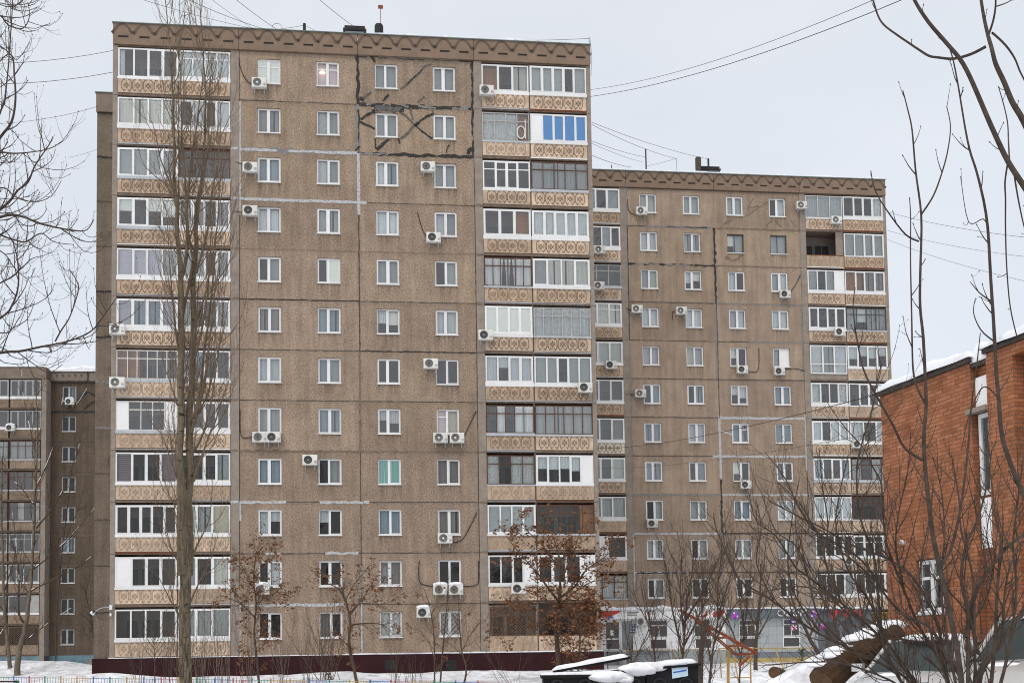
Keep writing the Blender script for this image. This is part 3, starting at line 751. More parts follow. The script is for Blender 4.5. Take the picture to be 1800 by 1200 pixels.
WIN1 = [('ssT','ppT','nn','nn'),('gg','fg','nn','nn'),('bb','ln','lb','gn'),('ll','ng','ll','ln'),('dn','ds','nn','dn'),('tt','bb','hh','ll'),('ll','bn','dd','dd'),('gg','bb','hh','pyU'),('bb','dg','GG','tt'),('lh','hk','bb','tt'),('dl','dd','gt','kk'),('kk','tk','llX','ttX')]
SEC = [(-1.0, 5.54), (5.54, 12.06)]
B1, zj1 = tower('b1', 3.898, SEC, [(-7.5,-4.25,5,LOGL1),(-4.22,-1.46,4,LOGL2),(12.5,15.22,4,LOGR1),(15.26,18.55,5,LOGR2)], WIN1,
    'tall twelve-storey grey-brown concrete panel block in front, with cracked and patched joints', AGG, seed=1,
    pil=[(-7.76,-7.5),(-1.46,-1.0),(12.06,12.5),(18.55,18.8)], slab_zones=[(-7.5,-1.46,[-4.235]),(12.5,18.55,[15.24])])
LOGB0 = [('W','ndn'),('W','ddnd'),('G','ddd','td'),('W','ccc','t'),('W','aaa'),('W','ddd'),('W','ddt','P'),('W','gda'),('W','ggg'),('W','wd'),('B','fff','t'),None]
LOGB1 = [('P','ggg'),('O','','p'),('W','gdgw'),('W','dddd'),('W','lgl','F'),('W','fddf'),('W','ldll'),('W','bddb','d'),('W','llll'),('W','dddd'),('W','dddg'),None]
LOGB2 = [('W','dddf'),('W','nnnn','n'),('W','oott'),('K','ghgg','t'),('W','hhhh'),('W','dddd','n'),('W','ldl'),('B','gdgg','td'),('B','dddd','t'),('W','dddd','t'),('W','dddd'),('X','','Y')]
WIN2 = [('cc','gn','nn','dl'),('ll','gg','hnK','nnK'),('na','hh','ld','nl'),('ll','ll','vl','ll'),('vv','cv','hd','gw'),('db','db','hh','bb'),('bb','vv','bbV','bb'),('bb','db','hd','bd'),('dn','nn','bb','ll'),('gg','dg','gg','gg'),('dt','dd','dd','kt'),None]
B2, zj2 = tower('b2', 3.8207, SEC, [(-4.22,-1.46,4,LOGB0),(12.5,15.35,4,LOGB1),(15.39,18.5,5,LOGB2)], WIN2,
    'twelve-storey concrete panel block standing farther back on the right with shops on its ground floor', AGG2, seed=2, skip_ground=True,
    pil=[(-7.76,-7.5),(-1.46,-1.0),(12.06,12.5),(18.5,18.75)], slab_zones=[(-7.5,-1.46,[-4.235]),(12.5,18.5,[15.37])], body=(-7.76,18.75,14.0))

rngj = random.Random(5)
FS = [(-7.76,-1.0),(-1.0,5.54),(5.54,12.06),(12.06,18.8)]
frieze(B1, FS, zj1(0), zj1(0)+1.2); frieze(B2, FS[:3]+[(12.06,18.75)], zj2(0), zj2(0)+1.2)
def roof_edge(root, xa, xb, z, rng, s0):
    m = MB(); m.box(xa-.03, xb+.03, -.20, .25, z, z+.045); m.box(xa-.03, xa+.2, .25, 13.9, z, z+.045); m.box(xb-.2, xb+.03, .25, 13.9, z, z+.045)
    m.build('roof_edging', ROOFM, root)
    s = MB(); snow_strip(s, s0, xb-.1, -.16, .9, z+.045, .12, rng); s.build('roof_snow', SNOW, root, smooth=False)
roof_edge(B1, -7.76, 18.8, zj1(0)+1.2, rngj, 6.0); roof_edge(B2, -7.76, 18.75, zj2(0)+1.2, rngj, -3.0)

# ---- joints of block 1: which are bare, which patched with grey or pale sealant
def joints1():
    m = MB(); rg = random.Random(11); A = (-1.0, 5.54); Bx = (5.54, 12.06)
    def H(r, x0, x1, w, j, mi, y=-.004, dash=0): ribbon(m, [(x0, zj1(r)), (x1, zj1(r))], w, j, mi, y, rg, dash=dash)
    def V(x, za, zb, w, j, mi, y=-.006): ribbon(m, [(x, za), (x, zb)], w, j, mi, y, rg)
    for r in range(0, 13):
        for seg in (A, Bx):
            H(r, seg[0], seg[1], .05, .5, 4 if r in (0, 4) else 0)
    for x in (-.99, 5.54, 12.05): V(x, zj1(12), zj1(0), .05, .4, 0)
    H(0, *Bx, .11, .7, 1, -.009); H(0, 5.6, 12, .05, .9, 2, -.012, .15)
    H(1, *Bx, .2, .5, 1, -.009); H(1, 6.0, 12, .12, .8, 2, -.012, .1)
    H(2, *Bx, .18, .5, 1, -.009); H(2, 5.6, 7.2, .1, .9, 2, -.012)
    H(2, -1.4, 5.5, 0.145, 0.28, 3, -.009, .35); H(2, -1.4, 5.5, .24, .6, 2, -.008)
    H(3, -1.45, 6.0, 0.153, 0.22, 3, -.009); H(8, *A, .12, .7, 4, -.009); H(8, *Bx, .1, .7, 4, -.009)
    H(6, *Bx, .08, .6, 0); H(5, *A, .07, .6, 0)
    H(9, -1.45, 1.5, 0.145, 0.39, 3, -.009); H(9, 3.3, 6.0, 0.136, 0.50, 3, -.009); H(10, .4, 1.2, 0.102, 0.50, 3, -.009); H(10, 3.6, 5.4, 0.145, 0.50, 3, -.009); H(11, .3, 4.6, 0.170, 0.50, 3, -.009); H(11, -1.4, .3, 0.102, 0.44, 3, -.009)
    V(-.97, zj1(3)-.9, zj1(1)-.1, 0.145, 0.22, 3, -.01); V(-.97, zj1(9)-1.0, zj1(9), 0.153, 0.44, 3, -.01); V(-1.03, zj1(12), zj1(11)+1, 0.170, 0.28, 3, -.01)
    V(5.54, zj1(1), zj1(0), .16, .6, 1, -.01); V(5.54, zj1(2), zj1(1), .2, .6, 2, -.01); V(5.57, zj1(2), zj1(1)-.3, .07, .8, 1, -.012)
    V(5.54, zj1(4)+2.1, zj1(2), 0.162, 0.19, 3, -.01); V(5.54, zj1(8), zj1(4)+2.1, .07, .6, 0, -.009); V(5.54, zj1(8), zj1(6), .1, .6, 4, -.01)
    V(5.54, zj1(12), zj1(10)-.6, .16, .8, 2, -.01); V(5.54, zj1(12), zj1(11), 0.068, 0.44, 3, -.012)
    V(12.03, zj1(2), zj1(0), .2, .5, 1, -.01); V(12.09, zj1(2)-1, zj1(0)-.4, .12, .8, 2, -.012); V(12.05, zj1(10), zj1(3), .07, .5, 0, -.009)
    pv = MB()
    for r in range(2, 12):      # pilaster joints
        for x0, x1 in ((-1.46, -1.02), (12.08, 12.5)):
            ribbon(m, [(x0, zj1(r)), (x1, zj1(r))], .11, .6, 3 if r in (2, 3, 9) and x0 < 0 else 4, -.056, rg)
    # repaired cracks round the two upper windows of the right-hand panels
    def crack(pts, w, mi, y=-.015):
        ribbon(m, [un(400+p[0]/4, p[1]/4, 'b1') for p in pts], w*.82, .42, 5 if mi == 2 else mi, y, rg, .1)
    for pts, w, mi in (([(1005,392),(1030,420),(1035,440)],.16,1), ([(1215,630),(1255,605),(1290,565),(1340,525),(1385,470),(1435,452)],.15,2), ([(1260,600),(1300,560),(1370,490)],.07,1),
        ([(922,688),(955,690),(1010,650)],.16,2), ([(930,690),(960,705)],.25,1), ([(1090,712),(1135,668)],.16,1), ([(1340,720),(1385,680)],.13,2),
        ([(935,842),(975,812),(1025,790)],.17,1), ([(930,858),(985,882),(1035,908)],.15,1), ([(1210,790),(1260,825),(1318,885)],.16,2), ([(1318,885),(1375,930),(1440,978)],.14,1),
        ([(1448,800),(1390,830),(1318,885)],.17,1), ([(1318,885),(1270,935),(1215,978)],.17,2), ([(1318,885),(1345,865)],.2,1), ([(1288,762),(1292,800),(1302,845)],.12,2), ([(1437,765),(1442,800)],.12,2),
        ([(1036,975),(1040,1045)],.09,1), ([(1048,1055),(1090,1015),(1135,980)],.2,1), ([(1200,972),(1210,1012)],.11,1), ([(1538,1075),(1545,1040),(1558,1022)],.1,1),
        ([(900,1060),(930,1030)],.14,1), ([(1690,1085),(1720,1040)],.25,1), ([(1020,770),(1035,800)],.2,1), ([(1210,790),(1245,755)],.17,1)): crack(pts, w, mi)
    a0, za = un(400+1030/4, 738/4, 'b1'); a1, zb = un(400+1240/4, 792/4, 'b1')
    ribbon(m, [(a0, (za+zb)/2), (a1, (za+zb)/2)], abs(za-zb)*.95, .25, 1, -.0135, rg); ribbon(m, [(a0+.05, (za+zb)/2), (a1-.05, (za+zb)/2)], .3, .3, 5, -.0145, rg)
    m.build('joint_sealant', JM, B1)
joints1()
def joints2():
    m = MB(); rg = random.Random(12); A = (-1.0, 5.54); Bx = (5.54, 12.06)
    def H(r, x0, x1, w, j, mi, y=-.004, dash=0): ribbon(m, [(x0, zj2(r)), (x1, zj2(r))], w, j, mi, y, rg, dash=dash)
    def V(x, za, zb, w, j, mi, y=-.006): ribbon(m, [(x, za), (x, zb)], w, j, mi, y, rg)
    for r in range(0, 12):
        for seg in (A, Bx): H(r, seg[0], seg[1], .06, .5, 0)
    H(1, .4, 5.5, .16, .6, 2, -.009); H(1, 2, 5, .07, .9, 1, -.011); H(2, -1, 5.5, .12, .8, 1, -.009); H(2, -.4, 4, .1, .8, 2, -.011, .1); H(1, *Bx, .12, .8, 4, -.009); H(2, *Bx, .08, .7, 4, -.009)
    H(3, 5.6, 12, .08, .8, 2, -.009); H(4, 8, 12, .1, .8, 2, -.009); H(6, *Bx, 0.170, 0.22, 3, -.009); H(7, 5.0, 12.6, 0.170, 0.22, 3, -.009); H(8, *Bx, 0.136, 0.22, 3, -.009); H(8, -1.2, 5.5, .16, .4, 2, -.009)
    H(9, -1.4, 5.5, 0.128, 0.33, 3, -.009); H(9, *Bx, .1, .5, 1, -.009); H(10, -.8, 5.5, .1, .6, 1, -.009); H(10, *Bx, .08, .6, 0, -.009); H(10, -1.4, 3, 0.153, 0.33, 3, -.0085)
    V(-.98, zj2(9), zj2(0)+.2, .17, .5, 2, -.01); V(-.98, zj2(11), zj2(9), 0.136, 0.33, 3, -.01); V(-.93, zj2(4), zj2(1), .05, .6, 1, -.012)
    V(5.54, zj2(3), zj2(1), .15, .7, 1, -.01); V(5.52, zj2(5), zj2(1), .14, .5, 2, -.009); V(5.58, zj2(6), zj2(3), .05, .6, 0, -.011)
    V(5.57, zj2(8)+1.2, zj2(6)+.2, 0.170, 0.22, 3, -.01); V(5.57, zj2(10), zj2(8)+1.1, .13, .5, 1, -.01); V(5.57, zj2(11), zj2(9), .09, .6, 2, -.011)
    V(12.03, zj2(5), zj2(3), .15, .6, 2, -.01); V(12.05, zj2(8)+1.8, zj2(6)+.3, 0.162, 0.22, 3, -.01); V(12.05, zj2(9), zj2(8)+1.8, .07, .5, 1, -.01); V(12.0, zj2(11), zj2(9), .12, .5, 2, -.01)
    def crack(pts, w, mi): ribbon(m, [un(1200+p[0]/4, 300+p[1]/4, 'b2') for p in pts], w, .7, mi, -.013, rg, .08)
    for pts, w, mi in (([(300,605),(350,635)],.2,4), ([(430,590),(360,635)],.16,4), ([(500,190),(460,260),(540,250)],.07,4), ([(600,220),(520,270),(430,330)],.07,4), ([(290,375),(350,345)],.14,4), ([(590,395),(625,345)],.14,4), ([(650,350),(690,395)],.14,4), ([(760,350),(800,400)],.12,4)): crack(pts, w, mi)
    ribbon(m, [un(1265, 757, 'b2'), un(1287, 763, 'b2')], 0.136, 0.33, 3, -.013, rg)
    m.build('joint_sealant', JM, B2)
joints2()

a, z = un(916, 233, 'b1', .12); m = MB(); m.tube([(a+.22*math.cos(k*math.pi/12), -.12, z+.36*math.sin(k*math.pi/12)) for k in range(25)], .03, 5); m.tube([(a+.24, -.12, z-.36), (a+.24, -.12, z+.75)], .025, 5)
e = m.build('hoop_and_pole', PVC, None, world('b1', 0, 0, 0)); e.rotation_euler = (0, 0, BL['b1'][2]); tag(e, 'white hoop and pole leaning on the grey-framed balcony left of the blue panes', 'hoop')
LAMP, lt_, lp_ = nodes('lit lamp shade'); lp_.inputs['Emission Color'].default_value = (1, .78, .45, 1); lp_.inputs['Emission Strength'].default_value = 1.6
m = MB(); m.lathe((.32, .17, .86), [(.001, -.05), (.14, -.04), (.17, 0), (.14, .04), (.001, .05)], 16)
for q in COL.objects:
    if q.name.startswith('window') and q.parent is B1 and abs(q.location.x-3.2476) < .02 and q.location.z > 33: m.build('ceiling_lamp', LAMP, q, smooth=True)
# ---- plinth, rear wing, roof furniture of block 1
m = MB(); x = -7.86
while x < 18.9:
    m.box(x, min(x+.98, 18.9), -.16, 0.02, -.3, zj1(12)+.06); m.box(x+.98, x+1.0, -.14, 0.02, -.3, zj1(12)+.05, 1); x += 1.0
for px in (686, 793): 
    a, z = un(px, 1167, 'b1'); m.box(a-.28, a+.28, -.175, -.161, z-.3, z+.25, 1)
m.build('plinth', [MAROON, BLACK], B1)
m = MB(); m.box(-7.8, 18.85, -.19, .05, zj1(12)+.062, zj1(12)+.10); snow_strip(m, 4.0, 18.8, -.19, -.02, zj1(12)+.10, .03, rngj); m.build('plinth_ledge', [SNOW], B1)
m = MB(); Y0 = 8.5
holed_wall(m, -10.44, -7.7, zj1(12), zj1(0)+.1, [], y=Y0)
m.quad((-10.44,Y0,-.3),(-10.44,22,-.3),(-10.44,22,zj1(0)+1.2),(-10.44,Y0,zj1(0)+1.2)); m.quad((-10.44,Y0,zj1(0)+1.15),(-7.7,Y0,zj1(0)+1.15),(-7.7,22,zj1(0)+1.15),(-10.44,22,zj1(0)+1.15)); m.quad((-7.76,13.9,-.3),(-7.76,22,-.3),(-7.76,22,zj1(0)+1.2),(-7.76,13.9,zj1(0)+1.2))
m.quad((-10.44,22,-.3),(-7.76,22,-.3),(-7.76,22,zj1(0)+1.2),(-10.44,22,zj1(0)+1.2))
o = m.build('wall', AGGC, B1); o['label'] = 'brown rear wing wall set back on the left, nook shade in its colour'
m = MB(); m.box(-10.5, -7.7, Y0-.12, Y0+.02, -.3, zj1(12)+.05); m.build('plinth', MAROON, B1)
m = MB(); m.box(-10.48, -7.7, Y0-.14, Y0+.1, zj1(0)+.02, zj1(0)+1.2); m.box(-10.55, -7.7, Y0-.2, Y0+.2, zj1(0)+1.2, zj1(0)+1.25, 1); m.build('parapet', [FRZC, ROOFM], B1)
m = MB(); rg = random.Random(3)
for r in range(0, 13):
    ribbon(m, [(-10.44, zj1(r)), (-7.76, zj1(r))], .07 if r in (2,3,8,9,10,12) else .13, .5, 2 if r in (6, 7) else (1 if r in (0,1,4,5) else 0), Y0-.005, rg)
m.build('joint_sealant', JM, B1)

def rp_box(b, px, py, dy): a, z = un(px, py, b, -dy); return a, z
zr = zj1(0)+1.15
def vent(root, b, p0, p1, ptop, dy, zr):
    a0, _ = un(p0, ptop, b, -dy); a1, z1_ = un(p1, ptop, b, -dy); m = MB()
    m.box(a0+.12, a1-.12, dy, dy+1.0, zr, z1_-.28); m.build('roof_vent_shaft', GALV, root)
    m = MB(); n = len(m.v); m.obox((a0, dy-.2, z1_-.28), (a1-a0,0,0), (0,1.4,0), (0,0,.08)); m.obox((a0+.08, dy-.1, z1_-.2), (a1-a0-.16,0,0), (0,1.2,0), (0,0,.2)); m.build('roof_vent_cap', BLACK, root)
vent(B1, 'b1', 603, 644, 48, 1.5, zr); vent(B2, 'b2', 1230, 1266, 294, 1.5, zj2(0)+1.15)
def pipe(root, b, px, ptop, r, dy, zr, mat, name):
    a, z = un(px, ptop, b, -dy); m = MB(); m.lathe((a, dy, 0), [(r, zr), (r, z-.1), (r*.85, z), (.001, z)], 14); m.build(name, mat, root)
pipe(B1, 'b1', 666, 44, .25, 1.2, zr, BLACK, 'roof_pipe'); pipe(B2, 'b2', 1227, 277, .22, 1.2, zj2(0)+1.15, J_DARK, 'roof_pipe')
def mast(root, b, px, ptop, r, dy, zr, name='antenna_mast', head=None, mat=None):
    a, z = un(px, ptop, b, -dy); m = MB(); m.tube([(a, dy, zr), (a, dy, z)], r, 6, 0, True)
    if head == 'sign': m.box(a-.14, a+.14, dy-.02, dy+.02, z-.02, z+.18)
    if head == 'dish':
        for k in range(24):
            t0, t1 = k/24*2*math.pi, (k+1)/24*2*math.pi
            m.tube([(a+.28*math.cos(t0), dy, z+.28*math.sin(t0)), (a+.28*math.cos(t1), dy, z+.28*math.sin(t1))], .012, 4)
    if head == 'arms':
        for q in (.3, .5): m.tube([(a-.35, dy, z-q), (a+.35, dy, z-q)], .012, 4)
    m.build(name, mat or BLACK, root)
mast(B1, 'b1', 669, 15, .018, 1.2, zr, 'sign_post', 'sign', RUST); mast(B1, 'b1', 535, 42, .09, .8, zr); mast(B1, 'b1', 487, 50, .012, .6, zr, 'ring_antenna', 'dish')
mast(B1, 'b1', 1036, 66, .05, .05, zj1(0)+.2, 'corner_mast', None, GALV)
mast(B2, 'b2', 1135, 262, .05, .8, zj2(0)+1.15); mast(B2, 'b2', 1189, 278, .03, .6, zj2(0)+1.15, mat=GALV); mast(B2, 'b2', 1245, 279, .07, 1.0, zj2(0)+1.15)
mast(B2, 'b2', 1075, 290, .03, .5, zj2(0)+1.15, 'antenna_mast', 'arms')
m = MB(); a, z = un(1085, 294, 'b2', -1); 
for k in range(5): m.blob((a+k*.5-.6, 1.2, zj2(0)+1.15), .5, .5, .28+.1*(k % 2), rngj)
m.build('roof_snow', SNOW, B2)
# conduit down the right corner of block 1
m = MB(); p = [un(1036, 85, 'b1', .1), un(1040, 100, 'b1', .1), un(1037, 122, 'b1', .1)]
m.tube([(18.84, -.08, zj1(0)+1.5), (18.9, -.1, p[1][1]), (18.84, -.08, zj1(0)-.6)], .02, 5); m.build('conduit', GALV, B1)

# ------------------------------------------------------------------ low block on the far left
def block_c():
    zt, st = 4.221, 9
    zj = lambda r: zt+(st-r)*2.8-2.4
    x0, y0, phi = BL['c']
    root = thing('apartment_building', 'dark nine-storey concrete block far left with thick snow on its roof and faded blue plinth', 'apartment building', (x0, y0, 0), phi); ROOT['c'] = root
    wl = MB()
    for r in range(1, st+1):
        hs = [(0, WW, zt+(st-r)*2.8-WH, zt+(st-r)*2.8)]
        holed_wall(wl, -1.0, 8.0, zj(r), zj(r-1), hs)
    ztop = zj(0)
    wl.quad((8,0,-.3),(8,12,-.3),(8,12,ztop+1),(8,0,ztop+1)); wl.quad((-12,12,-.3),(8,12,-.3),(8,12,ztop+1),(-12,12,ztop+1))
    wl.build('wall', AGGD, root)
    rm2 = MB()
    for r in range(1, st+1):
        z = zt+(st-r)*2.8-WH; e = 1.2; h = (-.2, WW+.2, z-.2, z+WH+.2)
        rm2.quad((h[0],e,h[2]),(h[1],e,h[2]),(h[1],e,h[3]),(h[0],e,h[3])); rm2.quad((h[0],.15,h[2]),(h[0],e,h[2]),(h[0],e,h[3]),(h[0],.15,h[3])); rm2.quad((h[1],.15,h[2]),(h[1],.15,h[3]),(h[1],e,h[3]),(h[1],e,h[2]))
    rm2.build('room', INTER, root)
    D = 1.35      # the loggia stack projects
    sh = MB(); sh.box(-1.42, -1.0, -D-.04, .2, -.2, ztop+1.0, 0)
    for r in range(1, st+1):
        z = zj(r); sh.box(-9.0, -1.42, -D, .1, z-.02, z+.13, 1); sh.box(-9.0, -1.42, .0, .06, z+.13, z+2.78, 2)
        sh.box(-4.3, -4.2, -D+.05, 0, z+.13, z+2.78, 2)
    sh.box(-9, -1.42, -D, .1, ztop-.03, ztop, 1)
    sh.build('loggia_shell', [CONC, SLAB, INTER], root)
    S2 = [('Q','dddd'),('Q','dddd'),('B','gggd','t'),('B','dddo','t'),('B','kgkg','t'),('G','dddd','t'),('Q','dddd'),('Q','ddw'),('X','')]
    S1 = [('Q','dddd'),('Q','dddd'),('B','ggdg','t'),('B','dddd','t'),('B','kkkk','t'),('G','dddd','t'),('Q','dddd'),('Q','dddd'),('X','')]
    for (a0, a1, n, S) in ((-4.18, -1.46, 4, S2), (-7.45, -4.32, 5, S1)):
        for r, sp in enumerate(S, 1):
            before = set(COL.objects)
            loggia_unit(root, 'c', a0, a1, zj(r), n, sp, 9000+r*3+n, panelmat=PANELC, line=ORN)
            for q in COL.objects:
                if q not in before and q.parent is root: q.location.y -= D
    sill = None
    for r in range(1, st+1):
        z = zt+(st-r)*2.8-WH
        wdw = glazing(root, 'window', (.005, .075, z+.04), WW-.01, WH-.045, 'Q', ['db','dd','kd','dk','kd','bb','kd','kk','kk'][r-1], None, 8100+r, edge=.055, mull=.09, splits=[.48], lower=True, cloth_y=.2)
        m = MB(); m.box(-.02, WW+.02, -.075, .08, -.012, .035); m.build('sill', PVC, wdw, (-.005, -.075, -.04))
    frieze(root, [(-1.0, 2.35), (2.35, 8.0)], ztop, ztop+.95, FRZC, INFR, slots=False)
    m = MB(); m.box(-9, -1.0, -D-.12, .0, ztop+.0, ztop+1.05); m.build('parapet', FRZC, root)
    m = MB(); snow_strip(m, -9, -1.2, -D-.2, 3, ztop+1.05, .12, random.Random(2)); snow_strip(m, -1.0, 8, -.25, 3, ztop+.95, .42, random.Random(8)); m.build('roof_snow', SNOW, root)
    m = MB(); m.box(.4, 4.4, 4, 7, ztop+.9, ztop+2.25); m.box(.3, 4.5, 3.9, 7.1, ztop+2.25, ztop+2.33, 1); m.build('roof_hut', [FRZC, BLACK], root)
    m = MB(); m.box(-9, -1.0, -D-.02, .0, -.4, zj(9)); m.box(-1.0, 8, -.03, .1, -.4, zj(9)+.02)
    for k in range(12): m.box(-.9+k*.72, -.88+k*.72, -.036, -.031, -.4, zj(9), 1)
    for k in range(11): m.box(-8.9+k*.72, -8.88+k*.72, -D-.026, -D-.021, -.4, zj(9), 1)
    for k, (a, z) in enumerate(((-3.1,.95),(-1.35,1.2),(-3.9,1.25))): m.box(a, a+.3, -D-.034, -D-.027, z, z+.3, 2)
    for a, z, ww, hh in ((2.3,.9,.7,.6),(3.0,1.2,1.3,.35),(1.2,.7,.9,.4),(4.4,.8,.6,.6)): m.box(a, a+ww, -.044, -.037, z, z+hh, 3)
    m.build('plinth', [BLUEPL, J_DARK, COLS['orange'], J_GREY], root)
    m = MB(); rg = random.Random(9)
    for r in range(1, st): ribbon(m, [(-1, zj(r)), (8, zj(r))], .06, .5, 0, -.005, rg)
    ribbon(m, [(-1, zj(1)), (4.0, zj(1))], .2, .4, 1, -.008, rg); ribbon(m, [(-1, ztop), (4.5, ztop)], .16, .3, 1, -.15, rg); ribbon(m, [(2.35, ztop), (2.35, ztop+.95)], .14, .4, 1, -.152, rg)
    def cr(pts): ribbon(m, [un(0+p[0]*200/960, 620+p[1]*200/960, 'c') for p in pts], .2, .3, 1, -.01, rg)
    cr([(650,410),(738,330)]); cr([(738,330),(815,372)]); cr([(710,475),(795,408)])
    m.build('joint_sealant', JM, root)
    return root
block_c()

# ------------------------------------------------------------------ shops on the ground floor of block 2
PHI2 = BL['b2'][2]
W_CLAD = plain('white cladding', (.86,.86,.85), .5, .06, 1); G_CLAD = plain('grey cladding', (.37,.395,.40), .5, .08, 1); G_BAND = plain('slate cladding', (.13,.16,.18), .5, .1, 1)
SLATE = plain('slate plinth', (.17,.20,.22), .6, .12, 1); DPANEL = plain('dark grey infill', (.075,.07,.072), .6, .15, 2); YBASE = plain('ochre base', (.46,.36,.16), .8, .2, 1.5)
SIGNR = plain('sign red', (.62,.02,.03), .4, .05); SIGNB = plain('sign blue', (.03,.13,.45), .4, .05); SIGNM = plain('sign magenta', (.62,.05,.40), .4, .35, 9); SIGNV = plain('sign violet', (.16,.08,.62), .4, .3, 9)
def shop_window(root, a, z, W, H, upper=True):
    f = MB(); f.box(a-.07, a+W+.07, -.55, -.5, z-.07, z); f.box(a-.07, a+W+.07, -.55, -.5, z+H, z+H+.07); f.box(a-.07, a, -.55, -.5, z, z+H); f.box(a+W, a+W+.07, -.55, -.5, z, z+H)
    if upper: f.box(a, a+W, -.545, -.5, z+H*.68, z+H*.68+.06); f.box(a+W*.5-.03, a+W*.5+.03, -.54, -.5, z, z+H*.68)
    wd = f.build('window', PVC, root); p = MB(); p.quad((a,-.52,z),(a+W,-.52,z),(a+W,-.52,z+H),(a,-.52,z+H)); p.build('pane', GLASSD, wd)
    d = MB(); d.quad((a,-.501,z),(a+W,-.501,z),(a+W,-.501,z+H),(a,-.501,z+H)); d.build('shade', DPANEL, wd)
def infill(root, a, W, z0=1.66, z1=2.28):
    m = MB(); m.box(a, a+W, -.52, -.5, z0, z1); m.box(a-.06, a, -.53, -.5, z0-.06, z1+.06, 1); m.box(a+W, a+W+.06, -.53, -.5, z0-.06, z1+.06, 1); m.box(a, a+W, -.53, -.5, z0-.06, z0, 1); m.box(a, a+W, -.53, -.5, z1, z1+.06, 1)
    m.build('infill_panel', [DPANEL, W_CLAD], root)
t = thing('shop', 'white-clad shop front with glass door, snow along its top, on the rear block', 'shop', world('b2', 0, 0, 0), PHI2)
m = MB(); m.box(-7.5, 5.47, -.5, -.01, 1.5, 3.74); m.box(-7.5, 5.47, -.46, -.01, -.2, 1.5, 1)
for k in range(18): m.box(-3.4+k*.5, -3.385+k*.5, -.464, -.46, .2, 1.5, 2)
for z in (2.05, 2.65, 3.2): m.box(-1.0, 5.47, -.503, -.5, z, z+.015, 2)
m.build('wall', [W_CLAD, G_CLAD, J_GREY], t)
m = MB(); m.box(-7.5, 5.45, -.85, -.01, 3.745, 4.36); m.build('sign_band', W_CLAD, t)
m = MB(); snow_strip(m, -7.5, 5.45, -.95, 0, 4.36, .24, rngj, .2); m.build('roof_snow', SNOW, t)
f = MB(); a0, a1 = -3.32, -2.2
for q in ((a0-.1, a0, 1.6, 3.68), (a1, a1+.14, 1.6, 3.68)): f.box(q[0], q[1], -.56, -.5, q[2], q[3])
f.box(a0, a1, -.56, -.5, 3.55, 3.68); f.box(a0, a1, -.56, -.5, 2.32, 2.42); f.box(a0, a1, -.56, -.5, 1.6, 1.68)
f.box(a0, a0+.12, -.565, -.5, 1.6, 3.6); f.box(a1-.08, a1, -.565, -.5, 1.6, 3.6)
d = f.build('door', PVC, t); p = MB(); p.quad((a0,-.52,1.68),(a1,-.52,1.68),(a1,-.52,3.55),(a0,-.52,3.55)); p.build('pane', GLASSD, d)
p = MB(); p.quad((a0,-.502,1.6),(a1,-.502,1.6),(a1,-.502,3.6),(a0,-.502,3.6)); p.build('shade', DPANEL, d)
p = MB(); p.tube([(a1-.12,-.6,2.3),(a1-.12,-.6,2.9)], .015, 5); p.build('handle', GALV, d)
p = MB(); p.box(-2.88, -2.66, -.54, -.53, 2.62, 3.0); p.build('paper_notice', WHITEP, d)
m = MB(); m.box(-2.05, -1.4, -.53, -.5, 1.6, 3.6); m.box(-1.36, -1.3, -.54, -.5, 1.5, 3.66, 1); m.build('side_light', [plain('grey green glass', (.20,.23,.23), .25, .15, 1), J_DARK], t)
shop_window(t, .02, 2.5, 1.16, 1.1); shop_window(t, 3.22, 2.5, 1.1, 1.1); infill(t, .02, 1.1); infill(t, 3.26, 1.1)
def flat(name, polys, mats, loc, label, cat, thick=.03, group=None):
    o = MB()
    for pts, mi in polys:
        n = len(pts); o.poly([(x, -thick, z) for x, z in pts], mi)
        for i in range(n):
            (xa, za), (xb, zb_) = pts[i], pts[(i+1) % n]; o.quad((xa,-thick,za),(xa,0,za),(xb,0,zb_),(xb,-thick,zb_), mi)
    e = o.build(name, mats, None, loc); e.rotation_euler = (0, 0, PHI2); return tag(e, label, cat, group)
def sg(px, py): a, z = un(px, py, 'b2', .86); return a, z
q = [sg(1040+x*.1444, 1040+y*.1444) for x, y in ((116,232),(372,230),(245,290),(116,315))]
q2 = [sg(1040+x*.1444, 1040+y*.1444) for x, y in ((245,290),(278,318),(150,318))]
flat('shop_sign', [(q[::-1], 0), (q2[::-1], 1)], [SIGNR, SIGNB], world('b2', 0, -.855, 0), 'red and blue triangle emblem on the white sign band above the glass door', 'sign')
q = [sg(1040+x*.1444, 1040+y*.1444) for x, y in ((690,232),(702,240),(704,278),(712,298),(695,295),(675,272),(690,264))]; q2 = [sg(1040+x*.1444, 1040+y*.1444) for x, y in ((716,228),(722,230),(712,262),(704,262))]
flat('shop_sign', [(q[::-1], 0), (q2[::-1], 1)], [SIGNR, SIGNB], world('b2', 0, -.855, 0), 'small red and blue emblem on the white sign band right of the air conditioner', 'sign')
q = [sg(1040+x*.1444, 1040+y*.1444) for x, y in ((1390,222),(1412,240),(1405,285),(1385,303),(1270,303),(1270,294),(1370,278),(1385,250))]; q2 = [sg(1040+x*.1444, 1040+y*.1444) for x, y in ((1480,250),(1540,222),(1615,220),(1612,262),(1580,270),(1580,300),(1480,302))]; q3 = [sg(1040+x*.1444, 1040+y*.1444) for x, y in ((1560,240),(1612,222),(1614,255),(1575,258))]
flat('shop_sign', [(q[::-1], 0), (q2[::-1], 0)], [SIGNR, SIGNB], world('b2', 0, -.855, 0), 'long red swoosh sign at the right end of the white sign band', 'sign')
m = MB()
def lines(x0, x1, y0, n, dy):
    for k in range(n):
        (a, z), (b_, _) = sg(x0, y0+k*dy), sg(x1, y0+k*dy); m.box(a, b_, -.866, -.861, z, z+.06)
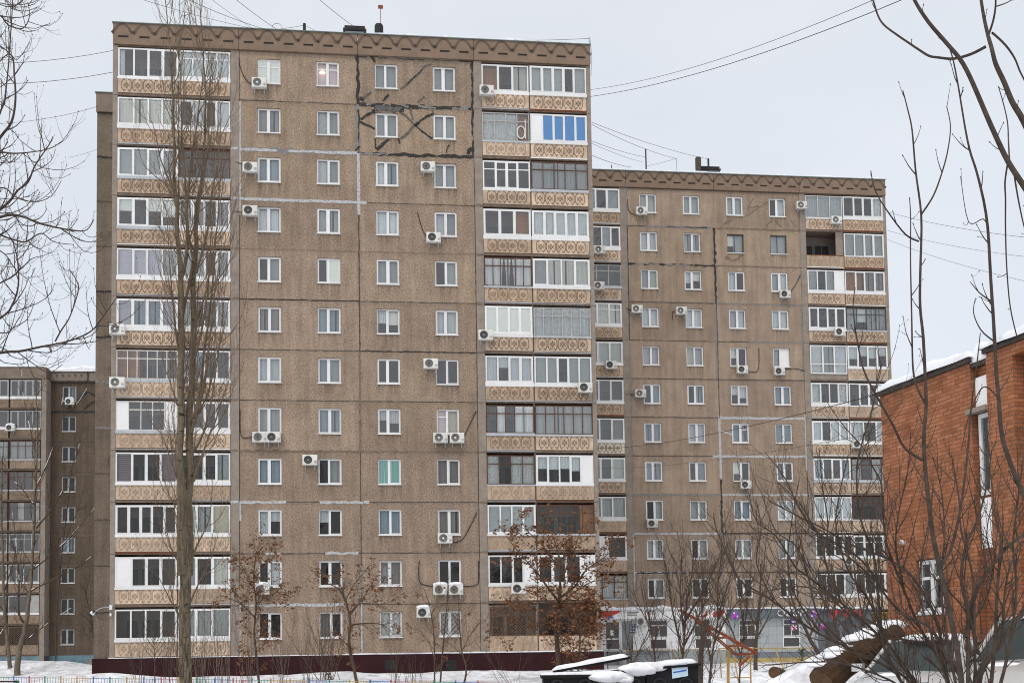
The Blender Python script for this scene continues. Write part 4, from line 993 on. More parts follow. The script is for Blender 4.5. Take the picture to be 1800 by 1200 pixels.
lines(1102, 1120, 1076, 3, 2.6); m.box(-1.2, -.9, -.866, -.861, 4.2, 4.26, 1)
m.build('sign_lettering', [J_GREY, SIGNB], t)
m = MB(); a, z = un(1040+458*.1444, 1040+390*.1444, 'b2', .52); m.box(a, a+.44, -.53, -.5, z-.62, z)
for k in range(5): m.box(a+.06, a+.38-.04*(k % 2), -.534, -.531, z-.12-k*.1, z-.08-k*.1, 1)
m.box(a+.12, a+.32, -.534, -.531, z-.07, z-.02, 1)
e = m.build('plaque', [COLS['bluebd'], WHITEP], None, world('b2', 0, 0, 0)); e.rotation_euler = (0,0,PHI2); tag(e, 'small dark blue notice board with pale lines beside the glass shop door', 'sign')
# grey shop
t2 = thing('shop', 'grey-clad shop front with slate blue base and ochre foundation under the rear block', 'shop', world('b2', 0, 0, 0), PHI2)
m = MB(); m.box(5.48, 12.3, -.5, -.01, 1.28, 3.74); m.box(5.48, 12.3, -.46, -.01, .9, 1.28, 1); m.box(5.48, 12.3, -.44, -.01, -.2, .9, 2)
for z in (1.9, 2.5, 3.1): m.box(5.48, 12.3, -.503, -.5, z, z+.015, 3)
for k in range(11): m.box(5.5+k*.62, 5.515+k*.62, -.503, -.5, 1.28, 3.7, 3)
m.build('wall', [G_CLAD, SLATE, YBASE, J_GREY], t2)
m = MB(); m.box(5.46, 12.3, -.85, -.01, 3.745, 4.36); m.build('sign_band', G_BAND, t2)
m = MB(); snow_strip(m, 5.5, 12.3, -.92, 0, 4.36, .10, rngj, .2); m.build('roof_snow', SNOW, t2)
shop_window(t2, 6.5, 2.45, 1.1, 1.1); shop_window(t2, 9.76, 2.45, 1.1, 1.1); infill(t2, 6.46, 1.14); infill(t2, 9.72, 1.16)
cu = bpy.data.curves.new('shop_sign', 'FONT'); cu.body = 'OZON'; cu.size = .72; cu.extrude = .03; cu.space_character = 1.02
tmp = bpy.data.objects.new('tmp', cu); COL.objects.link(tmp); bpy.context.view_layer.update()
me = bpy.data.meshes.new_from_object(tmp.evaluated_get(bpy.context.evaluated_depsgraph_get())); bpy.data.objects.remove(tmp)
me.materials.clear(); me.materials.append(WHITEP)
a, z = un(1366, 1082, 'b2', .88)
e = link('shop_sign', me, None, world('b2', a, -.885, z-.02), (R(90), 0, PHI2)); tag(e, 'white block letters OZON on the dark band of the grey shop', 'sign')
rg = random.Random(77)
for px, py, sz, what, lab in ((1292,1081,.45,(0,1),'magenta and violet sticker sign at the left end of the grey shop band'),(1431,1078,.42,(0,1),'magenta and violet sticker sign right of the white lettering'),(1394,1091,.36,(1,0),'blue-violet sticker on the upper right pane of the grey shop window'),(1396,1103,.38,(0,0),'pink sticker on the lower pane of the grey shop window'),(1446,1100,.38,(0,1),'magenta and white sticker low on the grey cladding')):
    a, z = un(px, py, 'b2', .9); yb = -.86 if py < 1085 else -.56
    a, z = un(px, py, 'b2', -yb); m = MB()
    for i in range(4):
        for j in range(4):
            x0 = a-sz/2+i*sz/4; z0 = z-sz/2+j*sz/4; m.box(x0, x0+sz/4, yb-.02-.004*((i+j) % 2), yb, z0, z0+sz/4, rg.choice([what[0], what[1], what[0], 2]))
    e = m.build('sticker_sign', [SIGNM, SIGNV, WHITEP], None, world('b2', 0, 0, 0)); e.rotation_euler = (0,0,PHI2); tag(e, lab, 'sign', 'stickers on the grey shop')
t3 = thing('shop', 'dim shop entrance with red fringe sign under the right-hand balconies', 'shop', world('b2', 0, 0, 0), PHI2)
m = MB(); m.box(12.31, 16.4, -.4, -.01, -.2, 4.2); m.box(12.9, 13.8, -.43, -.4, 1.0, 3.4, 1); m.box(14.2, 15.0, -.43, -.4, 1.0, 3.4, 1); m.build('wall', [G_BAND, DPANEL], t3)
m = MB(); m.box(12.31, 16.4, -.95, -.01, 4.2, 4.3); m.build('canopy', SLATE, t3)
m = MB(); snow_strip(m, 12.4, 16.4, -1.0, 0, 4.3, .16, rngj, .2); m.build('roof_snow', SNOW, t3)
m = MB()
for k in range(7): m.poly([(13.0+k*.36,-.99,4.2),(13.3+k*.36,-.99,4.2),(13.2+k*.36-.1*(k % 2),-.99,3.5+.2*(k % 3))][::-1]); m.poly([(13.0+k*.36,-.97,4.2),(13.3+k*.36,-.97,4.2),(13.2+k*.36-.1*(k % 2),-.97,3.5+.2*(k % 3))])
m.build('fringe_sign', SIGNR, t3)
m = MB(); m.box(16.4, 18.75, -.05, .1, -.2, 1.6); m.build('wall', CONC, t3)
lt = lattice(t3, 2.2, 2.4, COLS['yellow'], (16.45, -.1, 1.62), .22); 
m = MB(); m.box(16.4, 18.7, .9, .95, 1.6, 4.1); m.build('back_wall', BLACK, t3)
# steps with yellow rails
t = thing('entrance_steps', 'grey slatted metal steps leading up to the glass shop door', 'steps', world('b2', -2.3, -2.4, 0), PHI2)
m = MB()
for k in range(6): m.box(.1, 1.75, .1+k*.26, .32+k*.26, .55+k*.16, .60+k*.16)
m.build('tread', GALV, t); m = MB(); m.box(0, .1, 0, 1.9, .2, 1.5); m.build('side_wall', W_CLAD, t)
m = MB(); m.box(-.9, 3.6, 1.62, 1.92, 1.42, 1.5); m.build('landing', J_GREY, t)
t = thing('handrail', 'yellow pipe handrail along the shop steps and landing', 'railing', world('b2', -2.2, -2.3, 0), PHI2)
m = MB(); m.tube([(0,0,1.55),(5.2,.3,1.55)], .028, 6); m.build('rail', COLS['yellow'], t)
for x in (0, 3.35, 3.9, 5.2):
    m = MB(); m.tube([(x,.3*x/5.2,.3),(x,.3*x/5.2,1.55)], .03, 6); m.build('post', COLS['yellow'], t)

# ------------------------------------------------------------------ air conditioners
ACM = {}
def ac_parts():
    m = MB(); W, H, D = .80, .56, .28; b = .03
    m.v += [(-W/2+b,-D,b),(W/2-b,-D,b),(W/2-b,-D,H-b),(-W/2+b,-D,H-b),(-W/2,-D+b,0),(W/2,-D+b,0),(W/2,-D+b,H),(-W/2,-D+b,H),(-W/2,0,0),(W/2,0,0),(W/2,0,H),(-W/2,0,H)]
    m.f += [(0,1,2,3),(0,4,5,1),(1,5,6,2),(2,6,7,3),(3,7,4,0),(4,8,9,5),(5,9,10,6),(6,10,11,7),(7,11,8,4),(8,11,10,9)]; m.m += [0]*10
    for k in range(5): m.box(.22, .37, -D-.004, -D-.001, .1+k*.03, .112+k*.03, 1)
    ACM['casing'] = m.mesh('casing', [ACW, ACG])
    for k, (c1, c2) in {'d': (ACD, ACG), 'h': (ACD, ACW), 'g': (ACG, ACD)}.items():
        m = MB(); c = (-.1, -D-.003, H/2); n = 20
        for i in range(n):
            t0, t1 = 2*math.pi*i/n, 2*math.pi*(i+1)/n
            for r0, r1, mi, dy in ((0.001, .06, 1, -.008), (.06, .225, 0, -.004)):
                m.quad((c[0]+r0*math.cos(t0), c[1]+dy, c[2]+r0*math.sin(t0)), (c[0]+r0*math.cos(t1), c[1]+dy, c[2]+r0*math.sin(t1)), (c[0]+r1*math.cos(t1), c[1]+dy, c[2]+r1*math.sin(t1)), (c[0]+r1*math.cos(t0), c[1]+dy, c[2]+r1*math.sin(t0)), mi)
        for r in (.10, .15, .19, .23):
            m.tube([(c[0]+r*math.cos(2*math.pi*i/n), c[1]-.012, c[2]+r*math.sin(2*math.pi*i/n)) for i in range(n+1)], .005, 3, 1 if r < .2 else 2)
        ACM['fan'+k] = m.mesh('fan_grille', [c1, c2, ACW])
    m = MB()
    for s in (-.26, .26): m.box(s-.02, s+.02, -D-.02, .0, -.05, 0); m.box(s-.02, s+.02, -.04, 0, -.22, -.05); m.tube([(s,-D,-.03),(s,-.02,-.2)], .012, 4)
    ACM['bracket'] = m.mesh('bracket', GALV)
    m = MB(); rg = random.Random(6); m.blob((0, -.14, H), .43, .19, .15, rg, 12, 8, .06); ACM['snow'] = m.mesh('snow_cap', SNOW, True)
ac_parts()
def ac(b, px, py, label, fan='d', snow=False, off=.0, hose=None, tilt=0.0):
    a, z = un(px, py, b, off+.2)
    x0, y0, phi = BL[b]
    t = thing('air_conditioner', label, 'air conditioner', world(b, a, -off-.16, z-.28), phi, 'air conditioner outdoor units')
    link('casing', ACM['casing'], t); link('fan_grille', ACM['fan'+fan], t); link('bracket', ACM['bracket'], t)
    if snow: link('snow_cap', ACM['snow'], t)
    if hose:
        pts = [un(p[0], p[1], b, .03) for p in hose]
        loc = [Vector((q[0]-a, off+.16-.04, q[1]-(z-.28))) for q in pts]
        m = MB(); m.tube(smooth_path(loc), .022, 5); m.build('hose', BLACK if tilt == 0 else WHITEP, t)
F1, F2 = 'front block', 'rear block'
ac('b1',456,148,f'white air conditioner under first wall window of the top storey, {F1}','h',hose=[(447,152),(432,140),(422,118),(420,100)])
ac('b1',440,296,f'white air conditioner left of first wall window, third storey from top, {F1}','g',hose=[(431,290),(414,285)])
ac('b1',440,372,f'white air conditioner left of first wall window, fourth storey from top, {F1}','d',hose=[(430,374),(410,371)])
ac('b1',752,295,f'white air conditioner left of fourth wall window, third storey from top, {F1}','g')
ac('b1',762,419,f'white air conditioner lower left of fourth wall window, cable rising beside it, {F1}','d',hose=[(753,420),(743,405),(734,373)])
ac('b1',757,640,f'white blue-badged air conditioner left of the fourth wall window, seventh storey down, {F1}','g')
ac('b1',457,769,f'left one of the two air conditioners under a grey-curtained window, {F1}','g',hose=[(446,767),(424,766),(422,720)])
ac('b1',481,769,f'right one of the two air conditioners under a grey-curtained window, {F1}','d')
ac('b1',774,770,f'left one of the two air conditioners under the pink and yellow blinds, {F1}','h')
ac('b1',803,770,f'right one of the two air conditioners under the pink and yellow blinds, {F1}','h',hose=[(815,768),(826,745),(837,722)])
ac('b1',545,809,f'white air conditioner left of second wall window, fourth storey from ground, {F1}','d')
ac('b1',782,946,f'white air conditioner with green badge and long black cable curving up right, {F1}','h',hose=[(793,954),(812,948),(826,925),(838,900)])
ac('b1',774,1036,f'left one of two snow-topped air conditioners side by side low on the {F1}','g',True,hose=[(762,1030),(740,1025),(736,1010),(737,985)])
ac('b1',801,1036,f'right one of two snow-topped air conditioners side by side low on the {F1}','g',True,hose=[(812,1030),(838,1027),(841,1010),(841,985)])
ac('b1',745,1076,f'snow-capped air conditioner on the wall left of the latticed ground-storey window, {F1}','d',True)
ac('b1',461,1036,f'snow-covered air conditioner behind the orange leaves at the first wall window, {F1}','g',True)
ac('b1',207,580,f'white air conditioner below the lilac-curtained balcony at the left edge, {F1}','h',off=.1)
ac('b1',207,673,f'white air conditioner with blue badge below the orange-lined balcony at the left edge, {F1}','h',off=.1)
ac('b1',329,670,f'air conditioner on a balcony panel half hidden by the poplar trunk, {F1}','g',off=.1)
ac('b1',855,161,f'white air conditioner at the top-storey right balconies beside the pilaster, {F1}','g',off=.1)
ac('b1',853,590,f'white air conditioner below the bright cream-blinded balcony, {F1}','d',off=.1)
ac('b1',1028,682,f'white air conditioner on the right balcony panel by the corner, {F1}','d',off=.1)
ac('b1',911,1034,f'air conditioner on the balcony panel behind the brown-leaved tree, {F1}','d',off=.1)
ac('b2',1127,372,f'white air conditioner under the cream-curtained top-storey window, {F2}','h',hose=[(1119,378),(1106,372),(1103,350)])
ac('b2',1053,440,f'white air conditioner below the second balcony from the top beside the front block, {F2}','h',off=.1)
ac('b2',1052,503,f'white air conditioner below the grey-framed balcony beside the front block, {F2}','h',off=.1)
ac('b2',1119,544,f'white air conditioner left of the first wall window with green badge, {F2}','h',hose=[(1110,545),(1100,542)])
ac('b2',1197,547,f'white air conditioner left of the second wall window with green badge, {F2}','h',hose=[(1188,548),(1182,548),(1183,563)])
ac('b2',1073,642,f'white air conditioner in the middle of a balcony panel beside the front block, {F2}','d',off=.1)
ac('b2',1125,692,f'white air conditioner left of a window on the sixth storey from the top, {F2}','h',hose=[(1116,693),(1100,693)])
ac('b2',1408,362,f'white air conditioner on the pilaster left of the top-storey balconies, {F2}','h')
ac('b2',1469,388,f'white air conditioner between the two top-storey balcony panels, {F2}','h',off=.1)
ac('b2',1379,518,f'white air conditioner under the fourth wall window with a cable rising right, {F2}','d',hose=[(1388,515),(1400,498),(1407,482)])
ac('b2',1475,584,f'white air conditioner on the ornament panel under a white four-pane balcony, {F2}','d',off=.1)
ac('b2',1304,650,f'white air conditioner under the third wall window with black pipe to its right, {F2}','d',hose=[(1314,653),(1330,653),(1334,640),(1334,611)])
ac('b2',1369,653,f'white air conditioner under the fourth wall window above the pale sealed joint, {F2}','d',hose=[(1378,648),(1400,648),(1415,652)])
ac('b2',1310,852,f'white air conditioner under the half-blinded window low on the wall, {F2}','d')
ac('b2',1146,920,f'white blue-badged air conditioner under the first wall window low on the {F2}','d')
ac('b2',1506,781,f'air conditioner on the right-hand balcony panels behind thin branches, {F2}','d',off=.1)
ac('b2',1492,986,f'air conditioner low on the right-hand balconies behind dense branches, {F2}','d',off=.1)
ac('b2',1127,1092,'snow-heaped air conditioner hanging under the white sign band beside the blue notice','g',True,off=.62)
ac('c',123,706,'snow-capped air conditioner under the top window of the dark far-left block','d',True,hose=[(134,710),(142,700),(148,690),(153,682)],tilt=1)
ac('c',19,752,'snow-capped air conditioner on a far-left block balcony behind branches','d',True,off=1.4)

# ------------------------------------------------------------------ brick building on the right
P0 = at(1548, 697, 25.6); HB = P0.z
dB = Vector((.2545, -.967, 0)).normalized(); nB = Vector((dB.y, -dB.x, 0))   # nB points left, out of the wall
angB = math.atan2(dB.y, dB.x)
bb = thing('brick_building', 'red-orange brick building at the right edge with thick snow on its roof', 'building', (P0.x, P0.y, 0), angB)
# local x runs along the wall towards the viewer, local y = into the building
def unB(px, py):
    d = ray(px, py); nn = Vector((-dB.y, dB.x, 0)); k = (Vector((P0.x,P0.y,0))-CAM).dot(nn)/d.dot(nn); P = CAM+d*k
    return (P-Vector((P0.x,P0.y,0))).dot(dB), P.z
m = MB()
holed_wall(m, 0, 3.08, 1.5, HB, [(1.08, 2.02, 2.28, 3.38)], .14)
holed_wall(m, 3.57, 4.32, 1.5, HB+.05, [], .1)
m.quad((3.08,0,1.5),(3.08,.16,1.5),(3.08,.16,HB),(3.08,0,HB)); m.quad((3.57,0,1.5),(3.57,0,HB+.05),(3.57,.16,HB+.05),(3.57,.16,1.5))
m.quad((3.08,.16,1.5),(3.57,.16,1.5),(3.57,.16,HB-.1),(3.08,.16,HB-.1))
m.quad((4.32,0,1.5),(4.32,.3,1.5),(4.32,.3,HB+.05),(4.32,0,HB+.05)); m.quad((4.32,.3,1.5),(6.6,.3,1.5),(6.6,.3,HB-.15),(4.32,.3,HB-.15)); m.quad((4.32,-.0,HB-.15),(6.6,0,HB-.15),(6.6,0,HB+.05),(4.32,0,HB+.05)); m.quad((4.32,0,HB-.15),(4.32,.3,HB-.15),(6.6,.3,HB-.15),(6.6,0,HB-.15))
m.quad((6.6,0,1.5),(14,0,1.5),(14,0,HB+.05),(6.6,0,HB+.05)); m.quad((6.6,0,1.5),(6.6,0,HB-.15),(6.6,.3,HB-.15),(6.6,.3,1.5))
m.quad((0,0,1.5),(0,0,HB),(0,10,HB),(0,10,1.5)); m.quad((14,0,0),(14,10,0),(14,10,HB+.05),(14,0,HB+.05)); m.quad((0,10,0),(0,10,HB),(14,10,HB),(14,10,0))
m.build('wall', BRICK, bb)
m = MB()
m.box(-.06, 3.14, -.06, .3, HB+.004, HB+.09); m.box(3.08, 3.6, .02, .3, HB-.1, HB-.02); m.box(3.55, 14, -.07, .3, HB+.055, HB+.13); m.quad((0,.2,HB+.05),(14,.2,HB+.05),(14,10,HB+.05),(0,10,HB+.05)); m.build('roof_edge', J_DARK, bb)
m = MB(); snow_strip(m, -.12, 3.2, -.12, 5, HB+.09, .17, rngj, .12); snow_strip(m, 3.1, 3.6, .0, 5, HB-.02, .25, rngj, .1); snow_strip(m, 3.52, 14, -.14, 5, HB+.13, .15, rngj, .12); m.build('roof_snow', SNOW, bb, smooth=True)
m = MB(); m.box(-.1, 14, -.12, .1, -.3, 1.5); m.build('plinth', CONC, bb)
m = MB(); snow_strip(m, 0, 14, -.3, .0, 1.5, .17, rngj, .15); m.build('ledge_snow', SNOW, bb)
wd = glazing(bb, 'window', (1.12, .05, 2.3), .88, 1.06, 'W', 'dd', None, 31, edge=.05, mull=.05, lowtransom=.68, lower=True)
m = MB(); m.box(1.1, 2.0, .5, .52, 2.1, 3.5); m.build('room', INTER, bb)
m = MB(); m.box(1.1, 2.0, -.07, .14, 2.245, 2.275); m.build('sill', PVC, bb); m = MB(); snow_strip(m, 1.12, 1.98, -.07, .12, 2.275, .05, rngj, .1); m.build('sill_snow', SNOW, bb)
for q in ((3.1, 3.55, .10, .159, 6.12, 6.72), (3.12, 3.55, .10, .159, 3.45, 4.4), (4.5, 5.9, .25, .299, 5.75, 6.1), (4.5, 5.9, .25, .299, 3.4, 4.3)):
    m = MB(); m.box(*q); m.build('white_panel', W_CLAD, bb)
m = MB(); m.box(3.0, 3.6, -.08, .1, 6.02, 6.11); m.build('lintel', CONC, bb)
wd = glazing(bb, 'window', (3.16, .09, 4.45), .38, 1.55, 'W', 'd', None, 32, edge=.05, lower=True); wd = glazing(bb, 'window', (4.5, .22, 4.4), 1.4, 1.3, 'W', 'dd', None, 33, lower=True)
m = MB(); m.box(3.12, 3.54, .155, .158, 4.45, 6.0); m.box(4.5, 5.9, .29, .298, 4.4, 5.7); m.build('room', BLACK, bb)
a, z = unB(1590, 953); m = MB(); m.box(a-.03, a+.03, -.06, 0, z-.04, z+.04); m.lathe((a, -.06, z), [(.001, -.07), (.05, -.06), (.06, 0)], 10, 'y'); m.build('wall_lamp', ACW, bb)

# lamp arm on the left corner of the front block
t = thing('wall_lamp', 'snow-topped lamp on a curved arm at the left corner of the front block', 'lamp', world('b1', -7.76, -.05, 0), BL['b1'][2])
pa = [un(x, y, 'b1', .3) for x, y in ((193,1067),(178,1068),(169,1073),(166,1079))]
m = MB(); m.tube(smooth_path([(p[0]+7.76, -.25, p[1]) for p in pa]), .02, 5); m.build('arm', GALV, t)
m = MB(); p = pa[-1]; m.obox((p[0]+7.76-.16, -.35, p[1]-.12), (.2,0,.28), (0,.2,0), (-.08,0,.06)); m.build('lamp_head', BLACK, t)
m = MB(); m.blob((p[0]+7.76-.1, -.25, p[1]+.06), .12, .12, .12, rngj, 8, 6, .1, False); m.build('snow_cap', SNOW, t)
m = MB(); m.tube(smooth_path([(p_[0]+7.76, -.22, p_[1]) for p_ in [un(x, y, 'b1', .3) for x, y in ((168,1076),(173,1085),(183,1089),(192,1085))]]), .014, 4); m.build('cable_loop', BLACK, t)
m = MB(); m.box(.02, .16, -.2, -.02, pa[0][1]-.12, pa[0][1]+.12); m.box(.05, .13, -.24, -.06, pa[0][1]-.45, pa[0][1]-.3); m.build('junction_box', WHITEP, t)

# ------------------------------------------------------------------ cables
def cable(P, Q, sag, r, label):
    P, Q = Vector(P), Vector(Q); m = MB(); n = 16
    pts = [P.lerp(Q, k/n)-Vector((0,0,sag*4*(k/n)*(1-k/n))) for k in range(n+1)]
    def outside(p):
        d = p-CAM; x = PPX+F*d.dot(RIGHT)/d.dot(FWD); y = PPY-F*d.dot(UP)/d.dot(FWD); return x < -2 or x > 1802 or y < -2
    if outside(P): pts = [pts[0]+(pts[0]-pts[1]).normalized()*25]+pts      # the line goes on beyond the frame
    if outside(Q): pts = pts+[pts[-1]+(pts[-1]-pts[-2]).normalized()*25]
    m.tube(pts, r, 4)
    tag(m.build('overhead_cable', BLACK), label, 'cable', 'overhead cables')
Yr = 66.5
cable(at(1038,158,Yr), at(1550,-6,40), .5, .011, 'upper of the two cables rising from the front block to the upper right')
cable(at(1038,170,Yr), at(1600,-6,40), .5, .015, 'lower of the two cables rising from the front block to the upper right')
cable(at(-10,112,60), at(199,89,63.8), .15, .012, 'topmost cable meeting the left edge of the front block')
cable(at(-10,148,60), at(199,127,63.8), .15, .013, 'second cable from the top meeting the left edge of the front block')
cable(at(-10,218,60), at(172,187,71), .2, .012, 'cable reaching the set-back wing on the left')
cable(at(120,277,60), at(172,262,71), .05, .008, 'faint short cable to the set-back wing')
cable(at(232,-6,50), at(452,52,65), .1, .010, 'cable over the roof crossing the poplar top')
cable(at(318,-6,50), at(470,53,65), .1, .012, 'cable dropping to the roof right of the poplar top')
cable(at(365,-6,50), at(450,54,65), .05, .008, 'thin cable dropping steeply onto the roof')
cable(at(408,-6,55), at(485,51,65.3), .05, .012, 'cable to the ring antenna on the roof')
cable(at(555,-6,55), at(622,47,66), .05, .012, 'cable to the dark roof vent')
cable(at(487,52,65.5), at(533,45,66), .02, .010, 'short cable between ring antenna and thick mast')
cable(at(536,45,66), at(566,60,66), .02, .010, 'short stay cable right of the thick mast')
cable(at(672,58,66), at(1036,68,66.6), .25, .011, 'near-horizontal cable above the roof edge to the corner mast')
cable(at(1040,215,67), at(1246,280,86), .2, .012, 'upper cable from the front block to the rear block roof')
cable(at(1040,219,67), at(1189,279,86), .2, .012, 'second cable from the front block to the rear block roof')
cable(at(1040,248,67), at(1134,276,86), .1, .012, 'short cable to the mast on the rear block')
cable(at(1040,252,67), at(1130,285,86), .1, .010, 'lower short cable to the mast on the rear block')
cable(at(1040,273,67), at(1110,294,86), .1, .014, 'lowest cable to the snowy roof of the rear block')
cable(at(1137,292,86), at(1188,279,86), .03, .010, 'small cable linking two roof masts of the rear block')
cable(at(1558,372,86.5), at(1810,418,60), .2, .012, 'upper cable leaving the rear block to the right')
cable(at(1560,405,86.5), at(1810,452,60), .2, .010, 'middle cable leaving the rear block to the right')
cable(at(1560,421,86.5), at(1810,496,60), .2, .010, 'lower cable leaving the rear block to the right')
cable(at(1049,788,66.8), at(1552,690,25.7), .3, .011, 'dark cable slanting across the rear block to the brick building')
cable(at(1050,822,66.8), at(1556,758,25.7), .25, .006, 'fainter cable slanting below the dark one')

# ------------------------------------------------------------------ fence, bench, playground
t = thing('metal_fence', 'low fence of rainbow-coloured metal bars standing in the snow', 'fence', (-26, 57, 0))
fa = Vector((-27.5, 57.4, .0)); fb = Vector((-.5, 45.6, 0)); n = 31
seq = ['yellow','blue','red','yellow','green','blue','red','green','yellow','yellow','blue','green']
for k in range(n):
    p = fa.lerp(fb, k/n); q = fa.lerp(fb, (k+1)/n); f = k/n
    zt_ = lerp(.86, .47, f); gh = .58
    zt2 = lerp(.86, .47, (k+1)/n)
    off = Vector((-26, 57, 0)); m = MB()
    pp, qq = p-off, q-off
    m.tube([pp+Vector((0,0,zt_-gh-.3)), pp+Vector((0,0,zt_+.05))], .032, 5, 0, True)
    m.tube([pp+Vector((0,0,zt_-.03)), qq+Vector((0,0,zt2-.03))], .018, 4); m.tube([pp+Vector((0,0,zt_-.5)), qq+Vector((0,0,zt2-.5))], .018, 4)
    for j in range(1, 6):
        b_ = pp.lerp(qq, j/6); zz = lerp(zt_, zt2, j/6); m.tube([b_+Vector((0,0,zz-.5)), b_+Vector((0,0,zz-.03))], .011, 3)
    m.build('fence_section', COLS[seq[k % len(seq)]], t)
P = at(34, 1195, 40)
t = thing('park_bench', 'dark red bench with a dusting of snow in the lower left corner', 'bench', (P.x, 40, 0))
m = MB()
for k in range(3): m.box(-1.9, 0, -.1-.12*k, -.01-.12*k, P.z-.04, P.z)
m.build('seat', MAROON, t)
for x in (-1.7, -.05):
    m = MB(); m.box(x, x+.06, -.36, .0, -.2, P.z-.04); m.build('leg', COLS['green'], t)
m = MB(); snow_strip(m, -1.9, -.1, -.34, -.02, P.z, .03, rngj, .15); m.build('snow_cap', SNOW, t)

def pxpath(pts, Y): return [at(x, y, Y) for x, y in pts]
t = thing('swing_frame', 'yellow pipe swing frame standing in the snow', 'swing', tuple(at(1265, 1137, 45)))
o = Vector(t.location)
def yl(name, pts, r=.035):
    m = MB(); m.tube([Vector(p)-o for p in pts], r*.62, 6, 0, True); m.build(name, COLS['yellow'], t)
A, Bp = at(1262,1139,45), at(1428,1138,45.4)
yl('crossbar', [A, Bp])
yl('leg', [at(1287,1139,45), at(1300,1205,44.3)]); yl('leg', [at(1363,1140,45), at(1384,1192,44.2)]); yl('leg', [at(1427,1139,45.3), at(1425,1165,46.2)]); yl('leg', [at(1319,1146,44.6), at(1320,1206,44.6)], .045); yl('leg', [at(1265,1140,45), at(1268,1190,46)])
yl('lower_rail', [at(1284,1190,44.6), at(1320,1190,44.6)])
t = thing('climbing_boom', 'slanting orange lattice beam of playground equipment', 'playground equipment', tuple(at(1325,1142,41)))
o = Vector(t.location)
m = MB(); U1 = at(1195,1070,40); U2 = at(1332,1147,41); D1 = at(1222,1086,40); D2 = at(1298,1148,41); off = Vector((0,.5,0))
def bt(p, q, r=.027): m.tube([p-o, q-o], r, 6, 0, True)
bt(U1, U2); bt(at(1226,1090,40), at(1296,1150,41)); bt(U1+off, U2+off); bt(at(1226,1090,40)+off, at(1296,1150,41)+off)
for k in range(5):
    p = at(1226,1090,40).lerp(at(1296,1150,41), k/4); q = at(1215,1082,40).lerp(U2, (k+.6)/4.6); bt(p, q, .04); bt(p+off, q+off, .03); bt(p, p+off, .03); bt(q, q+off, .03)
m.build('beam', COLS['orange'], t)
m = MB(); bt(at(1296,1150,41), at(1330,1146,41)); m.tube([at(1318,1152,41)-o, at(1299,1170,41)-o], .055, 6, 0, True); m.build('foot', COLS['orange'], t)
m = MB(); bt(at(1280,1200,41.2), at(1280,1142,41.2), .05); m.build('post', COLS['yellow'], t)

# black containers under snow
CONT = plain('black container', (.011,.010,.011), .6, .4, 2, spec=.18); CONTP = plain('dark smoked panel', (.03,.03,.032), .25, .2, 3, spec=.5)
def container(label, x0, x1, y0, y1, h0, h1, panel=False, notice=False, snow=True, lid=0.0):
    t = thing('waste_container', label, 'waste container', ((x0+x1)/2, (y0+y1)/2, 0), 0, 'black snow-covered containers')
    cx, cy = (x0+x1)/2, (y0+y1)/2; hx, hy = (x1-x0)/2, (y1-y0)/2; m = MB()
    b = [(-hx*.94,-hy*.94,-.2),(hx*.94,-hy*.94,-.2),(hx*.94,hy*.94,-.2),(-hx*.94,hy*.94,-.2)]
    tp = [(-hx,-hy,h0),(hx,-hy,h1),(hx,hy,h1),(-hx,hy,h0)]
    m.poly(b[::-1]); m.poly(tp)
    for i in range(4): m.quad(b[i], b[(i+1) % 4], tp[(i+1) % 4], tp[i])
    for k in range(4): x = -hx*.8+k*hx*.53; m.box(x-.02, x+.02, -hy-.01, -hy+.05, .1, min(h0,h1)-.1)
    m.build('body', CONT, t)
    m = MB(); m.obox((-hx-.04,-hy-.06,h0+.004), (2*hx+.08,0,h1-h0), (0,2*hy+.12,0), (0,0,.05)); m.build('lid', CONT, t)
    if panel: m = MB(); m.box(-hx+.12, hx-.08, -hy-.02, -hy-.012, h0-.75, h0-.1); m.build('front_panel', CONTP, t)
    for s in (-.5, .5):
        m = MB(); m.lathe((s*hx, -hy+.0, .9), [(.11, -.03), (.15, -.03), (.15, .02)], 12, 'y'); m.build('bracket_ring', BLACK, t)
    if notice:
        P = at(1195, 1178, y0-.03); w_, h_ = .30, .27
        m = MB(); m.obox((P.x-cx-.16, -hy-.035, P.z-.16), (.33,0,.05), (0,.01,0), (-.01,0,.28), 0); m.obox((P.x-cx-.14, -hy-.04, P.z-.05), (.28,0,.045), (0,.004,0), (0,0,.03), 1); m.build('notice', [plain('pale blue notice', (.50,.64,.74), .6, .1), SIGNB], t)
    return t
c1 = container('left black container with a smoked front panel and thin snow on top', .62, 1.78, 25, 26.2, 1.06, 1.08, panel=True)
c2 = container('middle black container with heavy snow lumps hanging over its lid', 1.80, 2.75, 25, 26.2, 1.10, 1.20)
c3 = container('right black container with pale blue notice and snow on its flat top', 2.77, 3.86, 25, 26.2, 1.20, 1.28, notice=True)
rs = random.Random(21)
m = MB(); snow_strip(m, -.62, .6, -.66, .6, 1.135, .06, rs, .1); m.build('snow_cap', SNOW, c1, smooth=True)
m = MB(); m.obox((-.35,-.3,1.17), (1.62,0,.27), (0,.6,0), (0,0,.05)); m.build('lid', CONT, c1)
m = MB(); snow_strip(m, -.36, 1.22, -.34, .32, 0, .085, rs, .09); m.v = [(x, y, z+1.222+(x+.35)*.167) for x, y, z in m.v]; m.build('snow_cap', SNOW, c1, smooth=True)
m = MB(); m.blob((-.25,-.55,1.08), .48, .26, .13, rs, 16, 10, .14, False); m.blob((.05,-.62,1.02), .2, .16, .09, rs, 12, 8, .14, False); m.build('snow_cap', SNOW, c2, smooth=True)
m = MB(); m.blob((.35,-.45,1.22), .44, .34, .15, rs, 16, 10, .14, False); m.build('snow_cap', SNOW, c2, smooth=True)
